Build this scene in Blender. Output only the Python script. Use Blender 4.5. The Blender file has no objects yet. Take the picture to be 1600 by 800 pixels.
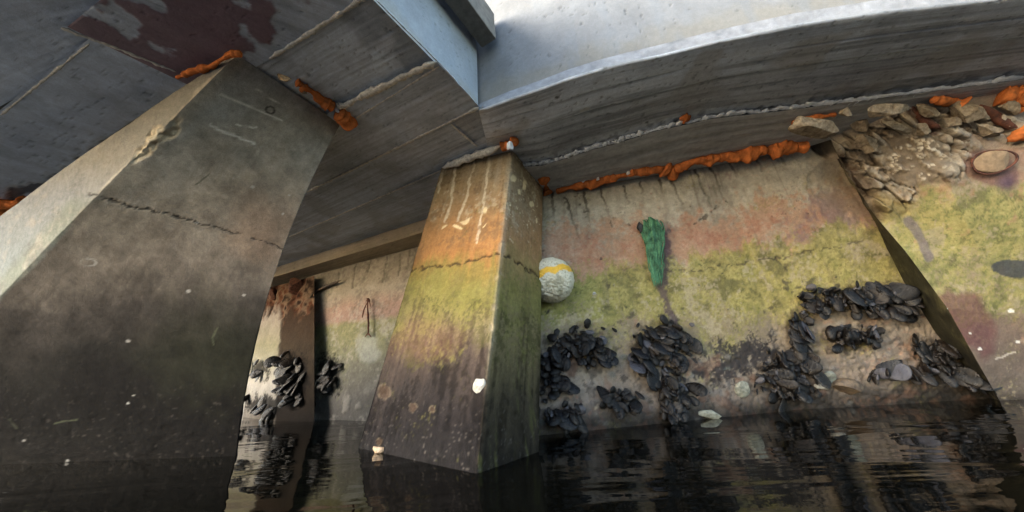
import bpy, math, random
import numpy as np
from mathutils import Vector, Matrix
from mathutils.bvhtree import BVHTree

rng = np.random.default_rng(7)
random.seed(7)
scene = bpy.context.scene
COL = scene.collection

# ------------------------------------------------------------------ camera
F = 523.0                       # focal length in photo pixels (photo 1600 x 800)
PITCH, ROLL = math.radians(18.93), math.radians(-3.077)
HCAM = 0.35                     # lens height above the water
ZS = 1.74                       # height of the deck soffit above the water
cr, sr, cp, sp = math.cos(ROLL), math.sin(ROLL), math.cos(PITCH), math.sin(PITCH)
M3 = np.array([[1, 0, 0], [0, -sp, -cp], [0, cp, -sp]]) @ np.array([[cr, -sr, 0], [sr, cr, 0], [0, 0, 1]])
# columns: camera right, up, back
CAM = np.array([0, 0, HCAM])
cd = bpy.data.cameras.new("camera")
cam = bpy.data.objects.new("camera", cd)
COL.objects.link(cam)
mw = Matrix([list(M3[i]) + [CAM[i]] for i in range(3)] + [[0, 0, 0, 1]])
cam.matrix_world = mw
cd.sensor_width = 36
cd.lens = F / 1600 * 36
cd.clip_start = 0.02
cd.clip_end = 500
scene.camera = cam

# ------------------------------------------------------------------ light
SUN_EL, SUN_AZ = math.radians(20), math.radians(244)      # azimuth clockwise from +Y
w = bpy.data.worlds.new("World")
scene.world = w
w.use_nodes = True
nt = w.node_tree
sky = nt.nodes.new("ShaderNodeTexSky")
sky.sky_type = 'NISHITA'
sky.sun_disc = False
sky.sun_elevation = SUN_EL
sky.sun_rotation = SUN_AZ
sky.dust_density = 1.6
sky.ozone_density = 1.2
nt.links.new(sky.outputs[0], nt.nodes["Background"].inputs[0])
nt.nodes["Background"].inputs[1].default_value = 0.14
sd = bpy.data.lights.new("sun", 'SUN')
sd.energy = 1.5
sd.angle = math.radians(30)
sd.color = (1, 0.96, 0.90)
sun = bpy.data.objects.new("sun", sd)
COL.objects.link(sun)
dsun = Vector((math.sin(SUN_AZ) * math.cos(SUN_EL), math.cos(SUN_AZ) * math.cos(SUN_EL), math.sin(SUN_EL)))
sun.rotation_euler = dsun.to_track_quat('Z', 'Y').to_euler()
sun.location = (3, -3, 8)
vs = scene.view_settings
vs.view_transform = 'Standard'
vs.look = 'None'
vs.exposure = 2.85
vs.gamma = 1
scene.cycles.max_bounces = 8
scene.cycles.diffuse_bounces = 5

# ------------------------------------------------------------------ helpers: rays and noise
def rays(px, py):
    px, py = np.asarray(px, float), np.asarray(py, float)
    d = np.stack([(px - 800) / F, (400 - py) / F, -np.ones_like(px)], -1)
    return d @ M3.T

def onplane(px, py, z):
    d = rays(px, py)
    t = (z - HCAM) / d[..., 2]
    return CAM + d * t[..., None]

def W(px, py):
    return onplane(px, py, 0.0)

def S(px, py, dz=0.0):
    return onplane(px, py, ZS + dz)

def proj(P):
    q = (P - CAM) @ M3
    zz = np.where(q[..., 2] < -1e-3, -q[..., 2], 1e-3)
    return 800 + F * q[..., 0] / zz, 400 - F * q[..., 1] / zz

def near(px, py, A, B, fwd=0.0):
    """the point seen at a pixel that lies closest to the edge A-B, moved fwd metres towards the lens"""
    d = rays(px, py); d = d / np.linalg.norm(d)
    e = (B - A) / np.linalg.norm(B - A)
    r = A - CAM
    k = d @ e
    t = (d @ r - k * (e @ r)) / (1 - k * k)
    return CAM + d * (t - fwd)

def h3(i, j, k, seed):
    n = (i.astype(np.int64) * 374761393 + j.astype(np.int64) * 668265263 + k.astype(np.int64) * 2147483647 + seed * 1274126177) & 0xFFFFFFFF
    n = ((n ^ (n >> 13)) * 1274126177) & 0xFFFFFFFF
    n = ((n ^ (n >> 15)) * 2246822519) & 0xFFFFFFFF
    return ((n ^ (n >> 16)) & 0xFFFF) / 65535.0

def vn(P, s, seed=0):
    Q = P * s if np.isscalar(s) else P * np.asarray(s)
    I = np.floor(Q).astype(np.int64)
    f = Q - I
    f = f * f * (3 - 2 * f)
    i, j, k = I[..., 0], I[..., 1], I[..., 2]
    x, y, z = f[..., 0], f[..., 1], f[..., 2]
    def L(a, b, t): return a + (b - a) * t
    return L(L(L(h3(i, j, k, seed), h3(i + 1, j, k, seed), x), L(h3(i, j + 1, k, seed), h3(i + 1, j + 1, k, seed), x), y),
             L(L(h3(i, j, k + 1, seed), h3(i + 1, j, k + 1, seed), x), L(h3(i, j + 1, k + 1, seed), h3(i + 1, j + 1, k + 1, seed), x), y), z)

def fbm(P, s, o=4, seed=0):
    a, t, r = 0.5, 0, 0
    s = np.asarray(s, float)
    for q in range(o):
        r = r + a * vn(P, s, seed + q * 17)
        t += a
        a *= 0.5
        s = s * 2.03
    return r / t

def cells(X, Y, size, seed):
    """Worley noise: distance to the nearest and second nearest point, and a random id of the cell"""
    x, y = X / size, Y / size
    I, J = np.floor(x).astype(np.int64), np.floor(y).astype(np.int64)
    d1 = np.full(x.shape, 9.0); d2 = np.full(x.shape, 9.0); cid = np.zeros(x.shape)
    z = np.zeros_like(I)
    for a in (-1, 0, 1):
        for b in (-1, 0, 1):
            ii, jj = I + a, J + b
            d = np.hypot(ii + h3(ii, jj, z, seed) - x, jj + h3(ii, jj, z, seed + 5) - y)
            c = h3(ii, jj, z, seed + 9)
            m = d < d1
            d2 = np.where(m, d1, np.minimum(d2, d))
            cid = np.where(m, c, cid)
            d1 = np.where(m, d, d1)
    return d1, d2, cid

def ss(a, b, x):
    t = np.clip((x - a) / (b - a), 0, 1)
    return t * t * (3 - 2 * t)

def pdist(X, Y, pts):
    best = np.full(X.shape, 1e9)
    for (x0, y0), (x1, y1) in zip(pts[:-1], pts[1:]):
        dx, dy = x1 - x0, y1 - y0
        t = np.clip(((X - x0) * dx + (Y - y0) * dy) / (dx * dx + dy * dy + 1e-9), 0, 1)
        best = np.minimum(best, np.hypot(X - x0 - t * dx, Y - y0 - t * dy))
    return best

def blob(X, Y, cx, cy, rx, ry, ang=0.0):
    a = math.radians(ang)
    u = (X - cx) * math.cos(a) + (Y - cy) * math.sin(a)
    v = -(X - cx) * math.sin(a) + (Y - cy) * math.cos(a)
    return np.hypot(u / rx, v / ry)

def lin(r, g=None, b=None):
    if g is None: g = b = r
    c = np.array([r, g, b], float) / 255
    return np.where(c <= 0.04045, c / 12.92, ((c + 0.055) / 1.055) ** 2.4)

def ramp(x, stops):
    xs = [s[0] for s in stops]
    c = np.array([s[1] for s in stops])
    return np.stack([np.interp(x, xs, c[:, i]) for i in range(3)], -1)

def mixc(a, b, t):
    return a + (np.asarray(b) - a) * t[..., None]

# ------------------------------------------------------------------ helpers: materials
def surface_mat(name, scale=1.0, bump=0.25, var=0.35, spec=0.35, speck=0.0, streak=None):
    """base colour and roughness read from the surface itself, broken up by three scales of noise and a bump"""
    m = bpy.data.materials.new(name)
    m.use_nodes = True
    t = m.node_tree
    N, L = t.nodes, t.links
    b = N["Principled BSDF"]
    at = N.new("ShaderNodeAttribute"); at.attribute_name = "col"
    ar = N.new("ShaderNodeAttribute"); ar.attribute_name = "rgh"
    tc = N.new("ShaderNodeTexCoord")
    mp = N.new("ShaderNodeMapping")
    if streak: mp.inputs["Scale"].default_value = streak
    L.new(tc.outputs["Object"], mp.inputs[0])
    fac = None
    for s, wgt, det in ((9, 0.5, 5), (45, 0.6, 5), (260, 0.8, 3)):
        n = N.new("ShaderNodeTexNoise")
        n.inputs["Scale"].default_value = s * scale
        n.inputs["Detail"].default_value = det
        n.inputs["Roughness"].default_value = 0.62
        L.new(mp.outputs[0], n.inputs["Vector"])
        r = N.new("ShaderNodeMapRange")
        r.inputs[1].default_value = 0.25; r.inputs[2].default_value = 0.75
        r.inputs[3].default_value = 1 - var * wgt; r.inputs[4].default_value = 1 + var * wgt
        L.new(n.outputs[0], r.inputs[0])
        if fac is None: fac = r.outputs[0]
        else:
            mm = N.new("ShaderNodeMath"); mm.operation = 'MULTIPLY'
            L.new(fac, mm.inputs[0]); L.new(r.outputs[0], mm.inputs[1]); fac = mm.outputs[0]
        last = n
    vm = N.new("ShaderNodeVectorMath"); vm.operation = 'SCALE'
    L.new(at.outputs["Color"], vm.inputs[0]); L.new(fac, vm.inputs["Scale"])
    L.new(vm.outputs[0], b.inputs["Base Color"])
    L.new(ar.outputs["Fac"], b.inputs["Roughness"])
    b.inputs["Specular IOR Level"].default_value = spec
    bp = N.new("ShaderNodeBump")
    bp.inputs["Strength"].default_value = bump
    bp.inputs["Distance"].default_value = 0.01
    L.new(fac, bp.inputs["Height"])
    L.new(bp.outputs[0], b.inputs["Normal"])
    return m

def plain_mat(name, col, rough=0.7, scale=40, var=0.3, bump=0.3, col2=None, dist=0.005, spec=0.4):
    m = bpy.data.materials.new(name)
    m.use_nodes = True
    t = m.node_tree; N, L = t.nodes, t.links
    b = N["Principled BSDF"]
    tc = N.new("ShaderNodeTexCoord")
    n = N.new("ShaderNodeTexNoise"); n.inputs["Scale"].default_value = scale; n.inputs["Detail"].default_value = 6; n.inputs["Roughness"].default_value = 0.65
    L.new(tc.outputs["Object"], n.inputs["Vector"])
    cr_ = N.new("ShaderNodeValToRGB")
    c2 = col2 if col2 is not None else [c * (1 - var) for c in col]
    cr_.color_ramp.elements[0].position = 0.32; cr_.color_ramp.elements[0].color = (*c2, 1)
    cr_.color_ramp.elements[1].position = 0.68; cr_.color_ramp.elements[1].color = (*[min(1, c * (1 + var)) for c in col], 1)
    L.new(n.outputs[0], cr_.inputs[0]); L.new(cr_.outputs[0], b.inputs["Base Color"])
    b.inputs["Roughness"].default_value = rough
    b.inputs["Specular IOR Level"].default_value = spec
    bp = N.new("ShaderNodeBump"); bp.inputs["Strength"].default_value = bump; bp.inputs["Distance"].default_value = dist
    L.new(n.outputs[0], bp.inputs["Height"]); L.new(bp.outputs[0], b.inputs["Normal"])
    return m

# ------------------------------------------------------------------ helpers: objects
def empty(name, loc=(0, 0, 0)):
    o = bpy.data.objects.new(name, None)
    o.location = Vector(loc); o.empty_display_size = 0.1
    COL.objects.link(o)
    return o

def tag(o, label, cat, group=None):
    o["label"] = label; o["category"] = cat
    if group: o["group"] = group
    return o

def link(name, me, mats, parent=None, loc=None):
    o = bpy.data.objects.new(name, me)
    COL.objects.link(o)
    for m in (mats if isinstance(mats, (list, tuple)) else [mats]): me.materials.append(m)
    if loc is not None: o.location = Vector(loc)
    if parent is not None:
        o.parent = parent
        o.matrix_parent_inverse = Matrix.Translation(-Vector(parent.location))
    return o

def mesh_np(name, V, Fc, smooth=True, col=None, rgh=None):
    me = bpy.data.meshes.new(name)
    V = np.asarray(V, np.float32).reshape(-1, 3)
    if isinstance(Fc, np.ndarray):
        n, k = Fc.shape
        me.vertices.add(len(V)); me.vertices.foreach_set("co", V.ravel())
        me.loops.add(n * k); me.loops.foreach_set("vertex_index", Fc.astype(np.int32).ravel())
        me.polygons.add(n)
        me.polygons.foreach_set("loop_start", np.arange(0, n * k, k, dtype=np.int32))
        me.update(calc_edges=True); me.validate()
    else:
        me.from_pydata([tuple(v) for v in V], [], Fc)
    if smooth: me.polygons.foreach_set("use_smooth", np.ones(len(me.polygons), bool))
    if col is not None:
        a = me.attributes.new("col", 'FLOAT_COLOR', 'POINT')
        c = np.ones((len(V), 4), np.float32); c[:, :3] = np.clip(np.asarray(col).reshape(-1, 3), 0, 1)
        a.data.foreach_set("color", c.ravel())
        a = me.attributes.new("rgh", 'FLOAT', 'POINT')
        r = np.full(len(V), 0.8, np.float32) if rgh is None else np.asarray(rgh, np.float32).ravel()
        a.data.foreach_set("value", np.clip(r, 0.03, 1))
    me.update()
    return me

def quads(nv, nu):
    i = np.arange(nv * nu).reshape(nv, nu)
    return np.stack([i[:-1, :-1], i[:-1, 1:], i[1:, 1:], i[1:, :-1]], -1).reshape(-1, 4)

TARGET = {}
SAT = {'quay_wall': 0.84, 'crumbling_wall': 0.8, 'square_pillar': 0.92, 'square_pillar.001': 0.62, 'rear_wall': 0.62, 'rear_pillar': 0.8}
TINT = {'concrete_deck': (0.92, 1.02, 1.16), 'edge_beam': (0.98, 1.02, 1.08)}
def lay(name, cols, segs, nv, paint, mat, parent=None, flip=None, is_px=None, key=None, fade=0.012, loc=None, closed=False):
    """a surface through control columns (each bottom to top), divided finely, painted and displaced"""
    cols = [np.asarray(c, float) for c in cols]
    R = max(len(c) for c in cols)
    v = np.linspace(0, 1, nv)
    cc = []
    for c in cols:
        tt = np.linspace(0, 1, len(c))
        if len(c) == 3:          # smooth bow through the middle point
            ch = c[2] - c[0]; tm = float(np.clip((c[1] - c[0]) @ ch / (ch @ ch), 0.15, 0.85))
            m = (c[1] - (1 - tm) ** 2 * c[0] - tm ** 2 * c[2]) / (2 * tm * (1 - tm))
            cc.append(((1 - v) ** 2)[:, None] * c[0] + (2 * v * (1 - v))[:, None] * m + (v ** 2)[:, None] * c[2])
        else:
            cc.append(np.stack([np.interp(v, tt, c[:, k]) for k in range(c.shape[1])], -1))
    out = []
    for k, n in enumerate(segs):
        t = np.linspace(0, 1, n, endpoint=False)[:, None, None]
        out.append(cc[k][None] * (1 - t) + cc[k + 1][None] * t)
    out.append(cc[-1][None])
    P = np.concatenate(out, 0).transpose(1, 0, 2)      # (nv, nu, dim)
    nu = P.shape[1]
    if is_px is not None:
        P = onplane(P[..., 0], P[..., 1], is_px)
    gu = np.gradient(P, axis=1); gv = np.gradient(P, axis=0)
    n = np.cross(gu, gv); n /= np.linalg.norm(n, axis=-1, keepdims=True) + 1e-12
    c = n[nv // 2, nu // 2] if flip is None else None
    mid = P[nv // 2, nu // 2]
    s = np.sign(n[nv // 2, nu // 2] @ (CAM - mid)) if flip is None else flip
    n = n * s
    X, Y = proj(P)
    U, V = np.meshgrid(np.linspace(0, 1, nu), v)
    col, h, rg = paint(X, Y, U, V, P)
    if parent is not None:
        lum = col @ np.array([0.3, 0.55, 0.15]); col = lum[..., None] + (col - lum[..., None]) * SAT.get(parent.name, 1)
        col = col * np.array(TINT.get(parent.name, (1, 1, 1)))
    if key: 
        k = max(1, min(nu, nv) // 60)
        q = P[::k, ::k]
        TARGET[key] = BVHTree.FromPolygons([tuple(x) for x in q.reshape(-1, 3)], quads(*q.shape[:2]).tolist())
    e = np.minimum(V, 1 - V) / fade
    if not closed: e = np.minimum(e, np.minimum(U, 1 - U) / fade)
    h = h * np.clip(e, 0, 1)
    P = P + n * h[..., None]
    fc = quads(nv, nu)
    if s < 0: fc = fc[:, ::-1]
    org = np.array(loc if loc is not None else (parent.location if parent else (0, 0, 0)))
    me = mesh_np(name, P - org, fc, True, col, rg * np.ones(U.shape))
    o = link(name, me, mat)
    if parent is not None: o.parent = parent
    else: o.location = Vector(org)
    return o

def hit(px, py, key):
    d = rays(px, py); d = d / np.linalg.norm(d)
    if key not in TARGET: return None, None
    loc, n, i, t = TARGET[key].ray_cast(Vector(CAM), Vector(d))
    if loc is None: return None, None
    if n.dot(Vector(CAM) - loc) < 0: n = -n
    return loc, n

def tube_mesh(pts, rad, ns=10, seed=0, nz=0.35, nscale=40, sub=6, flat=None, closed_ends=True):
    """one lumpy tube along a path"""
    pts = np.asarray(pts, float)
    rad = np.asarray(rad, float) * np.ones(len(pts))
    t = np.arange(len(pts)); tt = np.linspace(0, len(pts) - 1, (len(pts) - 1) * sub + 1)
    C = np.stack([np.interp(tt, t, pts[:, k]) for k in range(3)], -1)
    if len(pts) > 2 and sub > 2:
        for _ in range(2): C[1:-1] = (C[:-2] + 2 * C[1:-1] + C[2:]) / 4
    r = np.interp(tt, t, rad)
    T = np.gradient(C, axis=0); T /= np.linalg.norm(T, axis=1, keepdims=True) + 1e-9
    up = np.array([0.13, 0.2, 1.0]) if abs(T[:, 2]).mean() < 0.85 else np.array([1.0, 0.1, 0.0])
    A = np.cross(T, up); A /= np.linalg.norm(A, axis=1, keepdims=True) + 1e-9
    B = np.cross(A, T)
    if closed_ends:
        q = np.ones(len(r)); k = min(3, len(r) // 2); q[:k] = np.sqrt(np.linspace(0.02, 1, k + 1)[:k]); q[-k:] = q[:k][::-1]; r = r * q
    th = np.linspace(0, 2 * np.pi, ns, endpoint=False)
    D = A[:, None] * np.cos(th)[None, :, None] + B[:, None] * np.sin(th)[None, :, None]
    P = C[:, None] + D * r[:, None, None]
    k = 1 + nz * 2 * (fbm(P, nscale, 3, seed) - 0.5) * 2
    P = C[:, None] + D * (r[:, None] * k)[..., None]
    n = len(C)
    i = np.arange(n * ns).reshape(n, ns)
    j = np.roll(i, -1, 1)
    fc = np.stack([i[:-1], j[:-1], j[1:], i[1:]], -1).reshape(-1, 4)
    V = np.concatenate([P.reshape(-1, 3), C[:1], C[-1:]])
    fl = fc.tolist()
    for q in range(ns):
        fl.append([n * ns, int(i[0, (q + 1) % ns]), int(i[0, q])])
        fl.append([n * ns + 1, int(i[-1, q]), int(i[-1, (q + 1) % ns])])
    return V, fl

def icos(sub=3):
    import bmesh
    bm = bmesh.new(); bmesh.ops.create_icosphere(bm, subdivisions=sub, radius=1)
    V = np.array([v.co for v in bm.verts]); Fc = [[v.index for v in f.verts] for f in bm.faces]
    bm.free()
    return V, Fc

ICO = icos(4)
def rock_mesh(name, sx, sy, sz, seed, cuts=9, rough=0.1):
    r = np.random.default_rng(seed)
    V = ICO[0].copy()
    for _ in range(cuts):
        n = r.normal(size=3); n /= np.linalg.norm(n)
        d = V @ n - r.uniform(0.38, 0.8)
        V -= np.outer(np.clip(d, 0, None), n) * 0.98
    V *= 1 + rough * (fbm(V + 7.3, 3, 4, seed) - 0.5)[:, None] * 2 + 0.10 * (fbm(V * np.array([1, 1, 3]) + 3.3, 7, 3, seed + 1) - 0.5)[:, None]
    V *= np.array([sx, sy, sz])
    return mesh_np(name, V, ICO[1], False)

# ------------------------------------------------------------------ painters
def base_noise(P):
    return fbm(P, 2.2, 4, 3) - 0.5, fbm(P, 11, 4, 21) - 0.5, fbm(P, 55, 3, 33) - 0.5

def cover(P, p, seed, soft=0.05, s1=8, s2=42):
    """patchy growth: a mask that fills the share p of a surface with ragged edges"""
    n = 0.55 * fbm(P, s1, 4, seed) + 0.45 * fbm(P, s2, 4, seed + 50)
    n = (n - 0.5) * 2.3 + 0.5
    return ss(-soft, soft, p - n)

def streak(U, V, fu, fv, seed):
    return fbm(np.stack([U * fu, V * fv, U * 0 + seed], -1), 1.0, 4, seed) - 0.5

def crack(X, Y, pts, wpx, P, wob=5):
    n1 = (fbm(P, 25, 3, 71) - 0.5) * wob * 2
    n2 = (fbm(P, 25, 3, 72) - 0.5) * wob * 2
    return 1 - ss(wpx * 0.4, wpx, pdist(X + n1, Y + n2, pts))

def paint_wall(X, Y, U, V, P):
    a, b, c = base_noise(P)
    # tide height in photo pixels above the waterline, followed along the wall
    yt = np.interp(X, [840, 1000, 1130, 1250, 1340, 1400], [428, 408, 385, 370, 352, 350])     # top of the algae
    yb = np.interp(X, [840, 1000, 1100, 1250, 1340, 1440], [505, 520, 535, 490, 470, 450])     # top of the shells
    yw = np.interp(X, [848, 1250, 1550], [680, 640, 622])
    ytop = np.interp(X, [850, 1260], [295, 222])
    st = streak(U, V, 70, 2.5, 11)
    d = Y + a * 46 + b * 34 + c * 16 + st * 26
    t = np.where(d < yt, (d - ytop) / (yt - ytop), np.where(d < yb, 1 + (d - yt) / (yb - yt), 2 + (d - yb) / (yw - yb)))
    col = ramp(t, [(0, lin(128, 125, 117)), (0.35, lin(156, 149, 134)), (0.62, lin(150, 136, 116)), (0.9, lin(140, 120, 96)), (1.3, lin(136, 120, 92)), (1.9, lin(124, 108, 82)), (2.2, lin(126, 112, 92)), (2.7, lin(116, 102, 88)), (3, lin(60, 54, 46))])
    pale = cover(P, 0.42, 201, 0.2, 5, 30) * (1 - ss(1.0, 1.4, t))
    col = mixc(col, lin(176, 168, 150), pale * 0.45)
    grime = cover(P, 0.34 + st * 0.5, 202, 0.25, 4, 26) * (1 - ss(0.8, 1.2, t))
    col = mixc(col, lin(104, 98, 88), grime * 0.5)
    # rust bloom just above the algae
    pr_ = np.interp(t, [0.35, 0.62, 0.85, 1.0, 1.15], [0, 0.5, 0.8, 0.7, 0.0])
    rus = cover(P, pr_, 203, 0.22, 6, 34)
    col = mixc(col, lin(160, 116, 86), rus * 0.65)
    col = mixc(col, lin(146, 88, 64), cover(P, pr_ * 0.5, 204, 0.2, 11, 55) * 0.5)
    col = mixc(col, lin(112, 90, 92), cover(P, pr_ * ss(1150, 1330, X) * 0.9, 205, 0.15) * 0.6)
    # algae
    pa = np.interp(t, [0.86, 0.98, 1.08, 1.5, 1.85, 2.1, 2.5], [0, 0.45, 0.9, 0.86, 0.62, 0.28, 0.06])
    al = cover(P, pa, 206, 0.3, 5, 90)
    tone = ramp(fbm(P, 13, 4, 207) + c * 0.3, [(0.3, lin(96, 92, 38)), (0.45, lin(134, 124, 54)), (0.55, lin(152, 140, 66)), (0.7, lin(126, 120, 44))])
    col = mixc(col, tone, al * 0.82)
    col = mixc(col, lin(112, 120, 42), al * (1 - ss(860, 1000, X + b * 60)) * 0.45)
    col = mixc(col, lin(70, 70, 30), al * cover(P, 0.30, 208, 0.2, 40, 150) * 0.5)
    col = mixc(col, lin(150, 136, 104), cover(P, 0.30 * ss(1.0, 1.2, t) * (1 - ss(1.9, 2.1, t)), 209, 0.08, 9, 60) * 0.7)
    # dark film below the algae
    col = mixc(col, lin(62, 56, 46), cover(P, np.interp(t, [1.3, 1.8, 2.1, 2.6], [0, 0.15, 0.24, 0.2]), 210, 0.08, 9, 40) * 0.75)
    # thin run marks
    col = mixc(col, lin(84, 74, 66), ss(0.18, 0.3, streak(U, V, 110, 2.2, 13)) * (1 - ss(1.4, 2, t)) * 0.3)
    h = a * 0.010 + b * 0.009 + c * 0.006 + al * 0.003
    # formwork draw lines: short vertical nicks under the foam
    for i, (x0, y0, x1, y1) in enumerate([(884, 310, 905, 372), (912, 300, 922, 345), (938, 297, 952, 338), (975, 290, 982, 318), (1000, 285, 1005, 300), (1047, 278, 1066, 318), (1085, 262, 1112, 322), (1108, 256, 1132, 310),
                                          (1138, 250, 1152, 275), (1180, 243, 1192, 268), (862, 300, 868, 350), (1030, 282, 1036, 300), (1215, 235, 1224, 255)]):
        k = crack(X, Y, [(x0, y0), (x1, y1)], 2.6, P, 4) * ss(-0.34, -0.05, fbm(P, 14, 3, 66 + i) - 0.5) * (1 - 0.6 * ss(y0, y1, Y))
        col = mixc(col, lin(60, 53, 45), k * 0.85); h -= k * 0.006
    for pts, wd, st in [([(1020, 420), (1080, 425), (1150, 412), (1215, 403), (1300, 388), (1365, 372)], 1.9, .7), ([(1083, 352), (1108, 334), (1126, 318)], 3, .7), ([(1118, 408), (1132, 420)], 2.4, .6), ([(1212, 403), (1226, 420), (1234, 412)], 2.4, .7),
                        ([(860, 500), (930, 480), (985, 478)], 1.6, .35), ([(900, 460), (990, 415), (1040, 405)], 1.8, .4)]:
        k = crack(X, Y, pts, wd, P, 7) * ss(-0.14, 0.02, fbm(P, 30, 2, 67) - 0.5)
        col = mixc(col, lin(54, 46, 38), k * st); h -= k * 0.004
    # purple stain running down from the net's hole
    k = 1 - ss(3, 11, pdist(X + b * 26, Y, [(1036, 362), (1044, 415), (1034, 440), (1040, 470), (1048, 515)]) + c * 14)
    col = mixc(col, lin(72, 56, 66), k * 0.8)
    # dark tar film left of the right hand shells
    k = cover(P, np.clip(1.05 - 0.8 * blob(X + a * 30, Y + b * 24, 1150, 562, 92, 40, -14), 0, 0.8), 90, 0.14, 14, 80)
    col = mixc(col, lin(40, 37, 39), k * 0.9)
    # dark slime under the shell clusters
    for cx, cy, rx, ry in [(905, 545, 60, 40), (862, 590, 28, 50), (1030, 545, 55, 50), (1050, 620, 36, 40), (965, 622, 34, 24), (1340, 465, 110, 34), (1246, 515, 26, 50), (1330, 525, 44, 24), (1222, 585, 62, 44), (1462, 565, 70, 44), (880, 648, 46, 22)]:
        q = 1 - ss(0.5, 0.95, blob(X + b * 26, Y + a * 30, cx, cy, rx, ry) + c * 0.9)
        col = mixc(col, lin(38, 33, 29), q * 0.6); h += q * 0.02 * (0.5 + c)
    # crust of old shells and mortar between the clusters
    cz = ss(2.0, 2.25, t)
    d1, d2, cid = cells(X + b * 20, Y * 1.25 + a * 30, 15, 31)
    sh = ss(0.72, 0.8, cid) * cz * (1 - ss(0.25, 0.55, d1)) * 0.7
    tone = ramp(h3((cid * 999).astype(int), (cid * 77).astype(int), (cid * 5).astype(int), 2), [(0, lin(60, 54, 50)), (0.5, lin(122, 110, 98)), (0.8, lin(128, 122, 112)), (1, lin(92, 98, 90))])
    col = np.where((sh > 0)[..., None], mixc(col, tone * (0.75 + 0.5 * np.sin(d1 * 28)[..., None] * 0.3), sh), col)
    h += sh * (0.008 - d1 * 0.014) + cz * c * 0.016
    col = mixc(col, lin(46, 40, 36), cz * ss(0.1, 0.2, fbm(P, 22, 4, 61) - 0.5) * 0.6)
    col = mixc(col, lin(112, 80, 60), cz * ss(0.12, 0.2, fbm(P, 9, 3, 63) - 0.5) * 0.5)
    k = 1 - ss(0.6, 1.1, blob(X + b * 20, Y + b * 20, 1292, 226, 24, 16)); col = mixc(col, lin(30, 28, 27), k * 0.9); h -= k * 0.05  # hollow below the boulder: sunk in, its shade painted near black
    # broken right edge near the top: missing corner
    k = ss(0.0, 0.06, 0.05 - blob(X, Y, 1330, 270, 60, 110, -18) * 0.09 + b * 0.08 + 0.05)
    col = mixc(col, lin(138, 120, 96), k * 0.5); h -= k * 0.03
    # water line
    wet = ss(0.92, 0.985, 1 - V + b * 0.03)
    col = col * (1 - 0.6 * wet)[..., None]
    rg = 0.88 - 0.35 * ss(2.4, 3, t)
    return col, h, rg

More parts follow.
